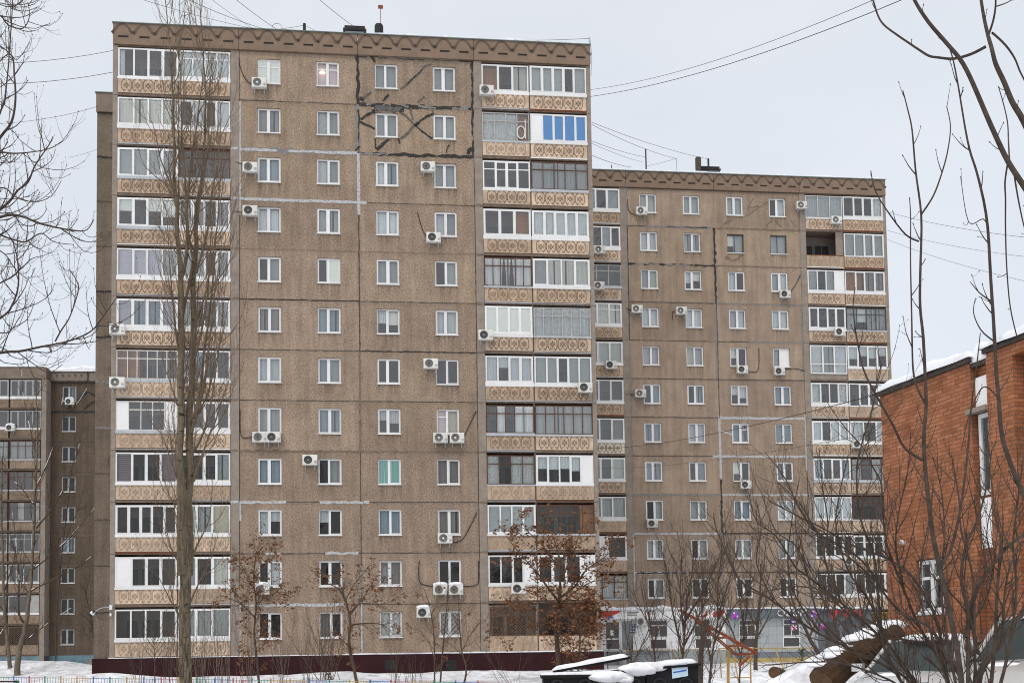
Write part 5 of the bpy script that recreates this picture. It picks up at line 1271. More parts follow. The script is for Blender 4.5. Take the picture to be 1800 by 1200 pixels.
m = MB(); snow_strip(m, -.52, .52, -.62, .62, 0, .09, rs, .08); m.v = [(x, y, z+1.30+x*.073) for x, y, z in m.v]; m.blob((-.35,-.5,1.26), .26, .2, .1, rs, 12, 8, .15, False); m.build('snow_cap', SNOW, c3, smooth=True)

# felled logs in the snow heap
BROWN = plain('rusty brown bark', (.05,.028,.014), .95, .5, 4, bump=.8); CUT = plain('cut wood', (.11,.06,.03), .9, .3, 6)
def log(label, path, r, snow=True, Y=22):
    pts = [at(x, y, Y+dy) for x, y, dy in path]; o = pts[0]; t = thing('felled_log', label, 'log', tuple(o))
    P = smooth_path([p-o for p in pts], 6); rad = [r*(1+.14*mnoise.noise(p*1.8)) for p in P]
    m = MB(); m.tube(P, rad, 14, 0, True); ob = m.build('trunk', [BROWN, CUT], t)
    for k in (-1, -2): ob.data.polygons[len(ob.data.polygons)+k].material_index = 1
    if snow:
        m = MB(); rg = random.Random(int(r*1000))
        for i in range(2, len(P)-1):
            if rg.random() < .6: m.blob(P[i]+Vector((-.03,.06,rad[i]*.8)), rad[i]*1.2, rad[i]*.7, rad[i]*.35, rg, 10, 7, .2)
        m.build('snow_cap', SNOW, t, smooth=True)
log('large rusty brown log with snow along its top leaning on the snow heap', [(1445,1200,-.8),(1475,1172,-.6),(1510,1150,-.4),(1545,1132,-.2),(1572,1118,0)], .26, True, 21)
log('short log lying in the snow with its cut end towards the viewer', [(1361,1181,0),(1376,1186,1.2)], .17, False, 34)

# ------------------------------------------------------------------ parked cars
def paint(name, col):
    m, t, p = nodes(name); p.inputs['Base Color'].default_value = col+(1,); p.inputs['Roughness'].default_value = .35; p.inputs['Coat Weight'].default_value = .4
    n = t.nodes.new('ShaderNodeTexNoise'); n.inputs['Scale'].default_value = 3; n.inputs['Detail'].default_value = 6; r = t.nodes.new('ShaderNodeMapRange'); r.inputs[3].default_value = .25; r.inputs[4].default_value = .6
    t.links.new(n.outputs['Fac'], r.inputs[0]); t.links.new(r.outputs[0], p.inputs['Roughness']); return m
CARG = plain('car glass', (.022,.03,.028), .12, .35, 2.5, spec=.28)
def car(label, P, fwd, col, k=1.0, hz=1.0):
    f = Vector(fwd).normalized(); t = thing('parked_car', label, 'car', tuple(P), math.atan2(f.y, f.x), 'parked cars at the brick wall')
    pm = paint('car paint', col)
    st = [(-2.12,.42,.80,.66),(-2.05,.34,.92,.76),(-1.7,.28,.97,.85),(-.9,.25,.96,.88),(.5,.25,.95,.88),(.95,.25,.95,.87),(1.5,.27,.88,.84),(1.95,.30,.78,.76),(2.12,.36,.66,.66),(2.16,.42,.52,.60)]
    m = MB(); n = 11
    for x, zb, zt, hw in st:
        zt *= hz
        for u, z in ((.88,zb),(1,zb+.14),(1,zt-.22),(.965,zt-.08),(.86,zt),(0,zt+.035),(-.86,zt),(-.965,zt-.08),(-1,zt-.22),(-1,zb+.14),(-.88,zb)): m.v.append((x*k, hw*u*k, z*k))
    for i in range(len(st)-1):
        for j in range(n-1): a = i*n+j; m.f.append((a, a+1, a+n+1, a+n)); m.m.append(0)
        a = i*n; m.f.append((a+n-1, a, a+n, a+2*n-1)); m.m.append(0)
    m.f.append(tuple(range(n))); m.m.append(0); e = (len(st)-1)*n; m.f.append(tuple(e+j for j in reversed(range(n)))); m.m.append(0)
    m.build('body', pm, t, smooth=True)
    zb, ztp = .95*hz*k, 1.46*hz*k
    B = [(-1.85*k,.74*k,zb),(.98*k,.76*k,zb)]; T = [(-1.25*k,.58*k,ztp-.03),(.12*k,.60*k,ztp)]
    m = MB()
    m.v += [(T[0][0],-T[0][1],T[0][2]),(T[1][0],-T[1][1],T[1][2]),(T[1][0],T[1][1],T[1][2]),(T[0][0],T[0][1],T[0][2]),(-.5*k,-.5*k,ztp+.04),(-.5*k,.5*k,ztp+.04)]
    m.f += [(0,1,4),(1,2,5,4),(2,3,5),(3,0,4,5)]; m.m += [0]*4
    for s in (-1, 1):
        for (p, q) in (((B[1][0],s*B[1][1],B[1][2]),(T[1][0],s*T[1][1],T[1][2])),((B[0][0],s*B[0][1],B[0][2]),(T[0][0],s*T[0][1],T[0][2])),((-.35*k,s*.77*k,zb),(-.45*k,s*.6*k,ztp))): m.tube([p, q], .04*k, 5)
    m.build('roof', pm, t, smooth=True)
    m = MB(); m.quad((B[1][0],-B[1][1],zb),(B[1][0],B[1][1],zb),(T[1][0],T[1][1],ztp),(T[1][0],-T[1][1],ztp)); m.build('windscreen', CARG, t)
    m = MB(); m.quad((B[0][0],B[0][1],zb),(B[0][0],-B[0][1],zb),(T[0][0],-T[0][1],T[0][2]),(T[0][0],T[0][1],T[0][2])); m.build('rear_window', CARG, t)
    for s in (-1, 1):
        m = MB(); m.quad((B[0][0],s*B[0][1],zb),(B[1][0],s*B[1][1],zb),(T[1][0],s*T[1][1],ztp),(T[0][0],s*T[0][1],T[0][2])); m.build('side_window', CARG, t)
        m = MB(); m.obox((.7*k, s*.86*k, zb+.02), (.16*k,0,0), (0,s*.18*k,0), (0,0,.13*k)); m.build('mirror', pm, t)
        m = MB(); m.obox((2.0*k, s*.42*k, .60*hz*k), (.1*k,-s*.02,-.04), (-.08*k,s*.27*k,0), (0,0,.12*k)); m.build('headlight', GALV, t)
        for x in (-1.3, 1.3):
            w_ = link('wheel', None, t, (x*k, s*.80*k, .33*k))
            m = MB(); m.lathe((0,0,0), [(.2,-.1),(.33,-.1),(.34,0),(.33,.1),(.2,.1)], 18, 'y'); m.build('tyre', BLACK, w_)
            m = MB(); m.lathe((0,0,0), [(.001,.06),(.1,.07),(.2,.09),(.2,-.09),(.1,-.07),(.001,-.06)], 14, 'y'); m.build('rim', GALV, w_)
    m = MB(); m.box(2.13*k, 2.19*k, -.42*k, .42*k, .40*k, .56*hz*k); m.build('grille', BLACK, t)
    m = MB(); rg = random.Random(int(P[0]*100)); m.blob((-.5*k, 0, ztp+.02), .8*k, .6*k, .12, rg, 14, 8, .12); m.blob((1.2*k,-.25*k,.9*hz*k), .3*k, .3*k, .05, rg, 10, 6, .2); m.build('snow_cap', SNOW, t, smooth=True)
car('pale silver parked car with snow on its roof seen through the branches', (7.0, 20.2, .25), (-.55,-.83,0), (.52,.53,.53), 1.0)
car('grey-beige parked car with a large windscreen at the lower right corner', (7.75, 17.3, .28), (-.6,-.8,0), (.42,.41,.39), 1.05, 1.12)

# ------------------------------------------------------------------ trees
def taper(n, r0, r1, p=1.0): return [lerp(r0, r1, (i/(n-1))**p) for i in range(n)]
def grow(mb, P, RR_, lvl, rng, cfgs, tips, mi=0):
    if lvl >= len(cfgs): return
    c = cfgs[lvl]
    seg = [(P[i+1]-P[i]).length for i in range(len(P)-1)]; tot = sum(seg)
    if tot < 1e-4: return
    n = int(tot*c['d']*rng.uniform(.8, 1.2)+rng.random())
    for k in range(n):
        t = c.get('t0', .1)+(1-c.get('t0', .1))*(k+rng.random())/n
        s = t*tot; i = 0
        while i < len(seg)-1 and s > seg[i]: s -= seg[i]; i += 1
        p = P[i].lerp(P[i+1], s/max(seg[i], 1e-6)); tg = (P[i+1]-P[i]).normalized()
        q = Vector((rng.gauss(0,1), rng.gauss(0,1), rng.gauss(0,1))); q = q-tg*q.dot(tg)
        if q.length < 1e-4: continue
        q.normalize(); a = R(rng.gauss(c['a'], c.get('as', 12)))
        d = tg*math.cos(a)+q*math.sin(a)
        Ln = rng.uniform(*c['len'])*(1-c.get('tp', .4)*t)
        r0 = min(RR_[i]*.75, c['r']); ns = c.get('seg', 5)
        pts = [p]; up = c.get('up', .3)
        for j in range(ns):
            d = (d+Vector((0,0,up/ns*(1+j*.35)))+Vector((rng.gauss(0,1), rng.gauss(0,1), rng.gauss(0,1)))*c.get('w', .1)).normalized()
            p = p+d*(Ln/ns); pts.append(p)
        rr = taper(ns+1, r0, r0*.35)
        if c.get('bud'):
            e = pts[-1]; pts = pts[:-1]+[e-d*c['bud']*3.2, e-d*c['bud']*1.4, e]; b_ = c['bud']; rr = rr[:-1]+[r0*.4, b_*.8, b_*.12]
        mb.tube(pts, rr, c.get('n', 3), mi)
        tips.append((pts[-1], d))
        grow(mb, pts, rr, lvl+1, rng, cfgs, tips, mi)
def leaves(m, tips, prob, rng, size, per=(3,7)):
    for p, d in tips:
        if rng.random() > prob: continue
        for _ in range(rng.randint(*per)):
            c = p+Vector((rng.gauss(0,1)*size*.7, rng.gauss(0,1)*size*.7, -abs(rng.gauss(0,1))*size*.9))
            u = Vector((rng.gauss(0,1), rng.gauss(0,1), rng.gauss(0,.6))).normalized(); v = u.cross(Vector((rng.gauss(0,1), rng.gauss(0,1), rng.gauss(0,1)))).normalized()
            s = size*rng.uniform(.35, .75); w_ = u.cross(v)*s*.25
            m.poly([c-u*s, c+v*s*.55+w_, c+u*s*.9, c-v*s*.5+w_], 0 if rng.random() < .65 else 1)
def tree(name, label, cat, Y, mains, cfgs, seed, bark, twig, sides=6, group=None, leaf=None, snow=0.0, dyj=.25):
    """mains: list of (pixel path, r0, r1); first one is the trunk"""
    rng = random.Random(seed); b = at(*mains[0][0][0], Y)
    gz = ground_z(b.x, Y); base = Vector((b.x, Y, gz))
    t = thing(name, label, cat, tuple(base), 0, group)
    tr = MB(); br = MB(); tips = []; sn = MB()
    for k, mn in enumerate(mains):
        path, r0, r1 = mn[:3]; dy0 = mn[3] if len(mn) > 3 else 0; dy1 = mn[4] if len(mn) > 4 else (rng.uniform(-dyj, dyj)*3 if k else 0)
        P = [at(x, y, Y+lerp(dy0, dy1, i/(len(path)-1)))-base for i, (x, y) in enumerate(path)]
        if k == 0 and P[0].z > 0: P = [Vector((P[0].x, 0, -.2))]+P
        P = smooth_path(P, 4)
        for i in range(1, len(P)): P[i] = P[i]+Vector((mnoise.noise(P[i]*1.3+Vector((k,0,0))), mnoise.noise(P[i]*1.3+Vector((0,k,5))), 0))*min(.05, r0*.6)
        rr = taper(len(P), r0, r1, .8)
        (tr if k == 0 or r0 > mains[0][1]*.45 else br).tube(P, rr, sides if r0 > .02 else 5)
        grow(br, P, rr, 0, rng, cfgs, tips)
        tips.append((P[-1], P[-1]-P[-2]))
        if snow and k:
            for i in range(len(P)-1):
                if rng.random() < snow: sn.tube([P[i]+Vector((0,-.2*rr[i],rr[i]*.8)), P[i+1]+Vector((0,-.2*rr[i],rr[i]*.8))], rr[i]*.7+.004, 5, 0, True)
    tr.build('trunk', bark, t, smooth=True); br.build('branches', twig, t)
    if leaf:
        m = MB(); leaves(m, tips, leaf[0], rng, leaf[1], leaf[2] if len(leaf) > 2 else (3,7)); m.build('leaves', [LEAF, LEAF2], t)
    if sn.v: sn.build('branch_snow', SNOW, t)
    return t

POP = [dict(d=2.9, len=(.8,2.8), a=42, up=1.2, w=.06, r=.013, seg=7, n=4, t0=.0, tp=.3), dict(d=3.4, len=(.35,1.1), a=36, up=.7, w=.08, r=.0055, seg=5), dict(d=3.0, len=(.12,.4), a=45, up=.4, w=.1, r=.004, seg=3)]
tree('poplar_tree', 'tall bare poplar with pale grey trunk splitting into many upright stems before the front block', 'tree', 30, [
    ([(329,1260),(325,1150),(325,1050),(326,980),(323,900),(325,860)], .175, .115),
    ([(320,1010),(319,880),(316,800),(318,740),(319,640),(319,560),(319,490),(316,460),(311,392),(310,350),(306,295),(305,220),(303,132),(297,70),(290,-20)], .125, .009, -.1, 0),
    ([(331,1010),(332,880),(334,815),(332,765),(335,690),(339,627),(340,540),(340,470),(345,430),(345,400),(347,357),(354,320),(357,282),(360,210),(362,160),(354,60),(351,-20)], .12, .009, .1, .3),
    ([(319,490),(326,462),(329,417),(329,355),(335,300),(340,255),(347,210),(352,170),(357,110),(362,50)], .045, .006),
    ([(333,740),(350,710),(359,677),(364,640),(370,595),(374,540),(384,470),(392,400)], .055, .007, 0, -.5),
    ([(340,460),(333,425),(330,390),(326,330),(322,260),(318,190),(317,100),(316,-10)], .04, .006),
    ([(340,845),(346,825),(356,800),(366,768),(380,738),(391,700),(400,668)], .045, .006, 0, -.7),
    ([(318,860),(311,840),(300,810),(285,765),(268,745)], .028, .005, 0, -.6), ([(310,345),(296,315),(281,275),(272,230),(258,196)], .028, .005),
    ([(312,712),(300,675),(288,640),(280,590)], .024, .005, 0, .5), ([(318,1085),(300,1055),(285,1025),(271,998)], .024, .005, 0, -.6), ([(317,990),(302,965),(292,930),(286,895)], .022, .005),
    ([(335,990),(347,958),(365,922),(371,885),(374,830)], .03, .005, 0, .5), ([(334,1058),(350,1022),(366,985),(376,930)], .026, .005, 0, -.4), ([(345,480),(366,400),(372,340),(385,270),(388,200),(380,120)], .035, .006),
    ([(345,560),(360,520),(372,460),(380,410),(388,350),(398,300)], .03, .006, 0, -.4), ([(338,640),(352,590),(362,540),(368,470),(372,400)], .035, .006), ([(337,760),(352,690),(362,600),(372,520),(379,430),(386,330),(390,250)], .04, .006, 0, .4), ([(336,800),(358,760),(372,700),(384,620),(392,540),(398,470)], .035, .005, 0, -.3), ([(320,560),(332,500),(343,430),(352,350),(364,270),(368,180),(372,110)], .04, .006, 0, .3), ([(318,640),(308,580),(302,510),(296,430),(292,370)], .03, .005, 0, -.4), ([(333,770),(345,735),(366,690),(378,640),(390,590),(404,520)], .03, .005), ([(310,350),(304,310),(318,250),(322,180),(325,100)], .03, .006)],
    POP, 1, BARK, plain('poplar twig', (.14,.10,.065), .85, .3, 3), 10)

LT = [dict(d=4.2, len=(.6,1.5), a=48, up=.35, w=.12, r=.02, seg=5, n=4), dict(d=5.0, len=(.25,.7), a=45, up=.2, w=.14, r=.010, seg=4), dict(d=3.5, len=(.12,.3), a=45, up=0, w=.15, r=.007, seg=2)]
tree('maple_tree', 'small tree with clumps of rust-brown dry leaves beside the poplar', 'tree', 54, [([(456,1205),(450,1150),(447,1110),(450,1060),(446,1020),(448,985)], .07, .025),
    ([(448,1085),(425,1062),(395,1048),(380,1050)], .035, .008), ([(450,1062),(478,1043),(510,1040)], .03, .008), ([(447,1020),(468,985),(481,962)], .03, .008), ([(448,1035),(430,1003),(417,978)], .03, .008), ([(448,990),(452,965),(458,955)], .022, .007)], LT, 3, TWIGM, TWIGB, leaf=(.42, .14))
tree('maple_tree', 'crooked small tree with sparse brown leaves before the middle ground-storey windows', 'tree', 54, [([(629,1206),(620,1165),(613,1130),(616,1095),(613,1075),(607,1055)], .085, .04),
    ([(607,1055),(596,1035),(572,1022),(550,1003)], .04, .008), ([(613,1078),(635,1060),(665,1062),(692,1056)], .04, .008), ([(607,1056),(620,1030),(640,1005),(652,988)], .035, .008), ([(616,1098),(640,1095),(672,1097),(690,1112)], .045, .01), ([(607,1052),(590,1012),(562,1016)], .03, .007), ([(613,1085),(645,1040),(668,1010),(690,1048)], .03, .007)], LT, 4, TWIGM, TWIGB, leaf=(.18, .14))
tree('maple_tree', 'large brown-leaved tree covering the lower right balconies of the front block', 'tree', 54, [([(984,1195),(979,1130),(978,1100),(983,1060),(985,1030)], .14, .075),
    ([(983,1058),(965,1035),(948,1012),(930,990),(905,962),(882,930)], .07, .01, 0, -1), ([(985,1050),(1010,1030),(1032,1000),(1060,980),(1090,955)], .07, .01, 0, 1), ([(985,1032),(984,990),(975,950),(962,915)], .06, .01), ([(985,1062),(1004,1045),(1040,1022),(1085,1018)], .05, .01, 0, -1.2),
    ([(983,1060),(942,1055),(905,1060),(868,1078)], .045, .01), ([(980,1100),(1010,1088),(1040,1092),(1060,1100)], .05, .01), ([(985,1020),(1005,980),(1018,940),(1030,915)], .045, .009), ([(984,1000),(955,960),(925,930),(915,905)], .045, .009), ([(980,1085),(945,1100),(905,1105),(870,1120)], .04, .009)],
    LT, 5, TWIGM, TWIGB, leaf=(.6, .15, (2,5)))
tree('maple_tree', 'slim brown-leaved tree in front of the open ground-storey balcony', 'tree', 53, [([(1016,1200),(1018,1150),(1019,1120),(1012,1085),(1015,1065)], .06, .02), ([(1018,1120),(1035,1095),(1044,1070)], .025, .007), ([(1016,1110),(1000,1085),(985,1075)], .025, .007), ([(1014,1085),(1028,1065),(1030,1050)], .02, .006), ([(1018,1130),(1040,1110),(1056,1100)], .02, .006)], LT, 6, TWIGM, TWIGB, leaf=(.62, .16))
BT = [dict(d=3.4, len=(.6,1.6), a=42, up=.45, w=.1, r=.016, seg=5, n=4), dict(d=3.8, len=(.25,.7), a=40, up=.3, w=.12, r=.009, seg=4), dict(d=2.5, len=(.12,.3), a=40, up=.1, w=.15, r=.006, seg=2)]
tree('young_tree', 'thin young tree with few leaves below the latticed window', 'tree', 54, [([(764,1200),(763,1120),(755,1065),(744,1032)], .05, .012), ([(762,1140),(740,1110),(715,1100)], .02, .005), ([(758,1080),(775,1050),(790,1040)], .02, .005)], BT, 7, TWIGM, TWIGB, leaf=(.06, .15))
tree('young_tree', 'thin straight young tree right of the latticed window', 'tree', 55, [([(774,1200),(780,1120),(786,1060),(787,1020)], .045, .010), ([(779,1130),(800,1100),(830,1075)], .02, .005)], BT, 8, TWIGM, TWIGB, leaf=(.04, .15))
tree('young_tree', 'forked young tree leaning before the pilaster of the front block', 'tree', 53, [([(814,1206),(820,1175),(811,1140),(808,1090),(805,1050)], .055, .012), ([(811,1145),(830,1110),(850,1085)], .025, .006), ([(809,1110),(795,1080),(780,1065)], .022, .006), ([(812,1150),(790,1130),(770,1120)], .02, .005)], BT, 9, TWIGM, TWIGB)
tree('young_tree', 'small fan-branched sapling before the maroon base left of the poplar', 'tree', 52, [([(272,1210),(272,1160),(270,1120),(272,1085)], .035, .01)]+[([(272,1160-k*9),(272+s*(18-k),1138-k*11),(272+s*(34-3*k),1110-k*12)], .014, .004) for k in range(5) for s in (-1,1)], BT[1:], 10, TWIGM, TWIGM)
tree('birch_tree', 'leaning pale trunk with snowy branches at the far left edge', 'tree', 76, [([(17,1165),(13,1130),(8,1080),(6,1030),(4,960),(2,880),(4,800)], .16, .05), ([(8,1075),(-20,1040),(-40,1000)], .06, .01), ([(7,1040),(20,1000),(28,960),(22,900)], .05, .01), ([(10,1100),(-10,1130),(-20,1140)], .05, .02)], BT, 11, BARKL, TWIGM, snow=.2)
tree('birch_tree', 'forked tree with snow on long branches before the dark far-left block', 'tree', 74, [([(31,1166),(37,1130),(45,1100),(50,1060),(54,1025),(58,960),(61,900),(64,812),(66,740),(61,660)], .22, .03),
    ([(45,1098),(34,1080),(33,1040),(33,1000),(24,960),(14,930)], .09, .015), ([(57,1000),(85,979),(127,939),(167,891)], .06, .01), ([(54,1038),(93,1018),(130,999),(167,973)], .06, .01), ([(64,928),(91,894),(110,863),(126,826),(140,780)], .06, .01), ([(37,1135),(58,1115),(85,1095),(125,1068)], .05, .012), ([(62,890),(40,860),(20,840),(0,800)], .05, .01), ([(61,860),(85,810),(100,760),(110,700)], .05, .01), ([(64,800),(50,740),(40,690),(38,640)], .04, .008), ([(33,1040),(45,1020),(52,1000),(58,985)], .03, .012)],
    [dict(d=1.6, len=(.8,2.4), a=42, up=.7, w=.1, r=.025, seg=6, n=4), dict(d=2.2, len=(.4,1.1), a=38, up=.4, w=.12, r=.013, seg=4), dict(d=2.2, len=(.2,.5), a=40, up=.2, w=.15, r=.009, seg=2)], 12, BARKL, TWIGM, snow=.2)
tree('young_tree', 'small dark bare tree at the corner of the set-back wing', 'tree', 73, [([(166,1150),(164,1120),(160,1080),(152,1050),(157,1010)], .06, .012), ([(163,1120),(148,1112),(135,1108)], .03, .008), ([(162,1100),(150,1085),(138,1080)], .03, .008)], BT, 13, TWIGD, TWIGD)
tree('birch_tree', 'fine-twigged tree beside the windows of the dark far-left block', 'tree', 82, [([(98,1160),(100,1080),(108,980),(120,880),(130,800),(148,750)], .07, .012), ([(110,960),(135,900),(150,850)], .04, .008), ([(105,1000),(92,930),(88,860)], .04, .008)], BT, 14, TWIGM, TWIGM)

# shrubs of thin shoots along the front block
def shrub(px, Y, n, hpx, spread, label, mat, seed, lean=0, group='bare shrubs along the front block', dens=1.0, cat='shrub', r=.012):
    rng = random.Random(seed); b = at(px, 1195, Y); base = Vector((b.x, Y, ground_z(b.x, Y))); t = thing('bare_shrub', label, cat, tuple(base), 0, group)
    s = MB(); q = MB(); tips = []
    for k in range(n):
        o = Vector((rng.gauss(0,.22), rng.gauss(0,.22), -.1)); H = rng.uniform(*hpx)/F*Y*1.0
        d = Vector((rng.gauss(lean, spread), rng.gauss(0, spread*.6), 1)).normalized(); p = o; P = [p]
        for j in range(6):
            d = (d+Vector((rng.gauss(0,.07), rng.gauss(0,.05), .10))).normalized(); p = p+d*(H/6); P.append(p)
        rr = taper(7, r*rng.uniform(.7,1.2), r*.25); s.tube(P, rr, 4)
        grow(q, P, rr, 0, rng, [dict(d=1.6*dens, len=(.3,.9), a=32, up=.5, w=.09, r=.007, seg=4, t0=.2), dict(d=2.0*dens, len=(.12,.4), a=35, up=.3, w=.1, r=.005, seg=3)], tips)
    s.build('stems', mat, t); q.build('twigs', mat, t)
for i, (px, n, h, sp, lab) in enumerate(((248,9,(70,140),.12,'sparse upright shoots left of the sapling'),(300,12,(90,200),.10,'upright shoots just left of the poplar foot'),(352,16,(110,260),.10,'tall upright shoots just right of the poplar foot'),(392,14,(110,240),.09,'tall thin shoots below the left balconies beside the pilaster'),(432,12,(160,330),.06,'very tall thin shoots left of the brown-leaved sapling'),(492,12,(80,190),.14,'upright shoots between the two brown-leaved trees'),(535,10,(50,120),.2,'low shoots before the maroon base'),(700,12,(30,80),.3,'low grassy shrub before the basement vent'),(735,9,(40,90),.2,'low shoots right of the basement vent'))):
    shrub(px, 53+(i % 3), n, h, sp, lab, BARKL if i in (2,3,4,5) else TWIGM, 40+i)
shrub(576, 57, 22, (90,170), .42, 'dense rounded bush of fine brown twigs under the second wall window', TWIGB, 60, -.25, dens=2.2, r=.02)
shrub(905, 50, 8, (60,150), .5, 'spreading low branches left of the black containers', TWIGM, 61, -.4)

MT = [dict(d=6.5, len=(.5,1.5), a=36, up=.6, w=.08, r=.014, seg=5, n=4), dict(d=5.0, len=(.2,.7), a=36, up=.4, w=.1, r=.007, seg=4), dict(d=2.2, len=(.1,.3), a=40, up=.2, w=.1, r=.004, seg=2)]
tree('bare_tree', 'many-stemmed bare tree right of the black containers', 'tree', 33, [([(1196,1245),(1200,1160),(1205,1080),(1212,1030),(1222,960)], .06, .008), ([(1200,1150),(1182,1070),(1172,1005),(1160,950)], .035, .006), ([(1205,1090),(1235,1040),(1262,985),(1278,930)], .035, .006), ([(1203,1110),(1195,1040),(1198,980),(1190,930)], .03, .006), ([(1200,1140),(1225,1090),(1240,1050),(1243,1000)], .03, .006)], MT, 15, TWIGM, TWIGM)
tree('bare_tree', 'slanting multi-stem bare tree before the red swoosh sign', 'tree', 32, [([(1243,1245),(1252,1150),(1264,1080),(1287,1000),(1300,950)], .045, .007), ([(1255,1130),(1280,1080),(1310,1040),(1330,1000)], .03, .006), ([(1250,1160),(1236,1100),(1230,1030),(1222,980)], .03, .006), ([(1262,1090),(1262,1030),(1268,970),(1265,930)], .025, .005)], MT, 16, TWIGM, TWIGM)
tree('bare_tree', 'slim bare tree before the shop window of the white shop', 'tree', 36, [([(1160,1240),(1150,1150),(1140,1080),(1128,1015)], .04, .006), ([(1148,1140),(1165,1080),(1172,1030)], .02, .005), ([(1143,1100),(1120,1060),(1108,1035)], .02, .005)], MT, 17, TWIGM, TWIGM)
tree('bare_tree', 'stout dark cropped trunk before the second window of the white shop', 'tree', 40, [([(1231,1205),(1232,1160),(1235,1120),(1243,1088)], .11, .07), ([(1238,1108),(1228,1085),(1222,1070)], .04, .02)], MT, 18, TWIGD, TWIGM)
tree('bare_tree', 'leaning bare tree before the grey shop', 'tree', 60, [([(1446,1162),(1434,1140),(1422,1120),(1412,1098),(1395,1060),(1385,1020)], .16, .03), ([(1422,1120),(1440,1080),(1450,1040)], .06, .012), ([(1412,1098),(1392,1085),(1370,1060)], .05, .012)], BT, 19, TWIGM, TWIGM)
tree('bare_tree', 'straight bare tree between the two windows of the grey shop', 'tree', 58, [([(1328,1172),(1329,1130),(1332,1090),(1336,1040),(1338,990)], .13, .03), ([(1330,1120),(1350,1085),(1362,1050)], .05, .012), ([(1331,1100),(1312,1070),(1300,1040)], .05, .012), ([(1334,1060),(1350,1020),(1356,985)], .04, .01)], BT, 20, TWIGM, TWIGM)
tree('bare_tree', 'twiggy bare tree before the dim shop entrance', 'tree', 56, [([(1478,1150),(1472,1110),(1466,1080),(1470,1040),(1462,990)], .13, .025), ([(1468,1090),(1490,1060),(1505,1020)], .05, .012), ([(1468,1085),(1448,1060),(1440,1020)], .05, .012), ([(1470,1100),(1500,1080),(1525,1060)], .05, .012)], BT, 21, TWIGM, TWIGM)
shrub(1378, 62, 8, (30,60), .25, 'low dark shrub at the ochre base of the grey shop', TWIGB, 62, group='shrubs before the grey shop')
rng = random.Random(90); b = at(1410, 1168, 60); t = thing('pine_sapling', 'small dark olive-green evergreen at the ochre base of the grey shop', 'shrub', (b.x, 60, ground_z(b.x, 60)))
m = MB(); s = MB(); s.tube([(0,0,0),(0,0,.95)], [.03,.008], 5); NEED = plain('olive needles', (.07,.075,.03), .8, .35, 6)
for k in range(26):
    z = rng.uniform(.08, .95); a = rng.random()*6.28; L_ = .5*(1.08-z)+.15; d = Vector((math.cos(a), math.sin(a), .55)); p = Vector((0,0,z))
    s.tube([p, p+d*L_], .006, 3)
    for j in range(26):
        q = p+d*L_*rng.random(); n_ = Vector((rng.gauss(0,1), rng.gauss(0,1), rng.gauss(.4,1))).normalized()*.11; w_ = n_.cross(d).normalized()*.008; m.poly([q-w_, q+w_, q+n_])
s.build('stem', TWIGB, t); m.build('needles', NEED, t)

# ---- near trees: left edge
NL = [dict(d=8.5, len=(.25,.75), a=52, as_=15, up=.75, w=.10, r=.0055, seg=6, n=4, t0=.12, bud=.0055), dict(d=8.5, len=(.07,.28), a=48, up=.5, w=.12, r=.003, seg=4, bud=.004), dict(d=4, len=(.03,.09), a=50, up=.3, w=.1, r=.003, seg=2)]
tree('near_tree', 'dark bare branches with upturned tips of a near tree entering from the left edge', 'tree', 10, [
    ([(-130,1400),(-125,1000),(-110,700),(-90,400),(-70,150),(-50,-120)], .10, .05),
    ([(-95,430),(-30,392),(15,357),(32,335),(50,320),(62,290),(85,255),(92,240)], 0.0150, 0.0037, 0, .3), ([(-92,400),(-40,300),(0,242),(20,215),(27,175),(25,130),(22,100),(0,80)], 0.0170, 0.0045),
    ([(-95,420),(0,382),(37,380),(68,392),(100,400),(130,405),(152,404),(165,385)], 0.0150, 0.0030, 0, -.5), ([(-100,640),(0,620),(37,617),(75,609),(120,600),(160,583),(185,552),(205,522)], 0.0150, 0.0030, 0, -.8),
    ([(-100,620),(0,560),(22,535),(32,500),(30,455),(20,420),(0,395)], 0.0122, 0.0030), ([(97,600),(108,580),(121,560),(132,530),(138,505),(130,485),(121,472)], 0.0068, 0.0030, -.5, -.6),
    ([(-90,480),(-20,415),(20,420),(45,425),(72,410),(95,425),(130,430)], 0.0109, 0.0030, 0, .5), ([(-80,300),(-10,270),(25,270),(52,268),(85,262),(108,250)], 0.0095, 0.0030), ([(-70,120),(-10,30),(15,45),(40,50),(52,30),(50,5)], 0.0095, 0.0030, 0, .4),
    ([(-80,330),(0,200),(12,150),(18,70),(22,0),(22,-40)], 0.0095, 0.0030), ([(-90,480),(-20,500),(15,490),(40,470),(56,455),(75,450)], 0.0082, 0.0030), ([(-70,60),(0,0),(20,15),(45,20),(68,12)], 0.0068, 0.0023),
    ([(-70,200),(-10,120),(15,95),(30,105),(52,75)], 0.0068, 0.0023), ([(-90,350),(0,330),(25,345),(60,355),(90,345),(108,318)], 0.0082, 0.0023), ([(-90,400),(0,440),(25,470),(50,490),(62,470)], 0.0068, 0.0023), ([(-95,560),(0,585),(25,575),(48,560),(60,530)], 0.0068, 0.0023), ([(30,618),(60,640),(85,655),(110,640)], 0.0054, 0.0023, -.3, -.3)],
    NL, 22, TWIGD, TWIGD, 7)
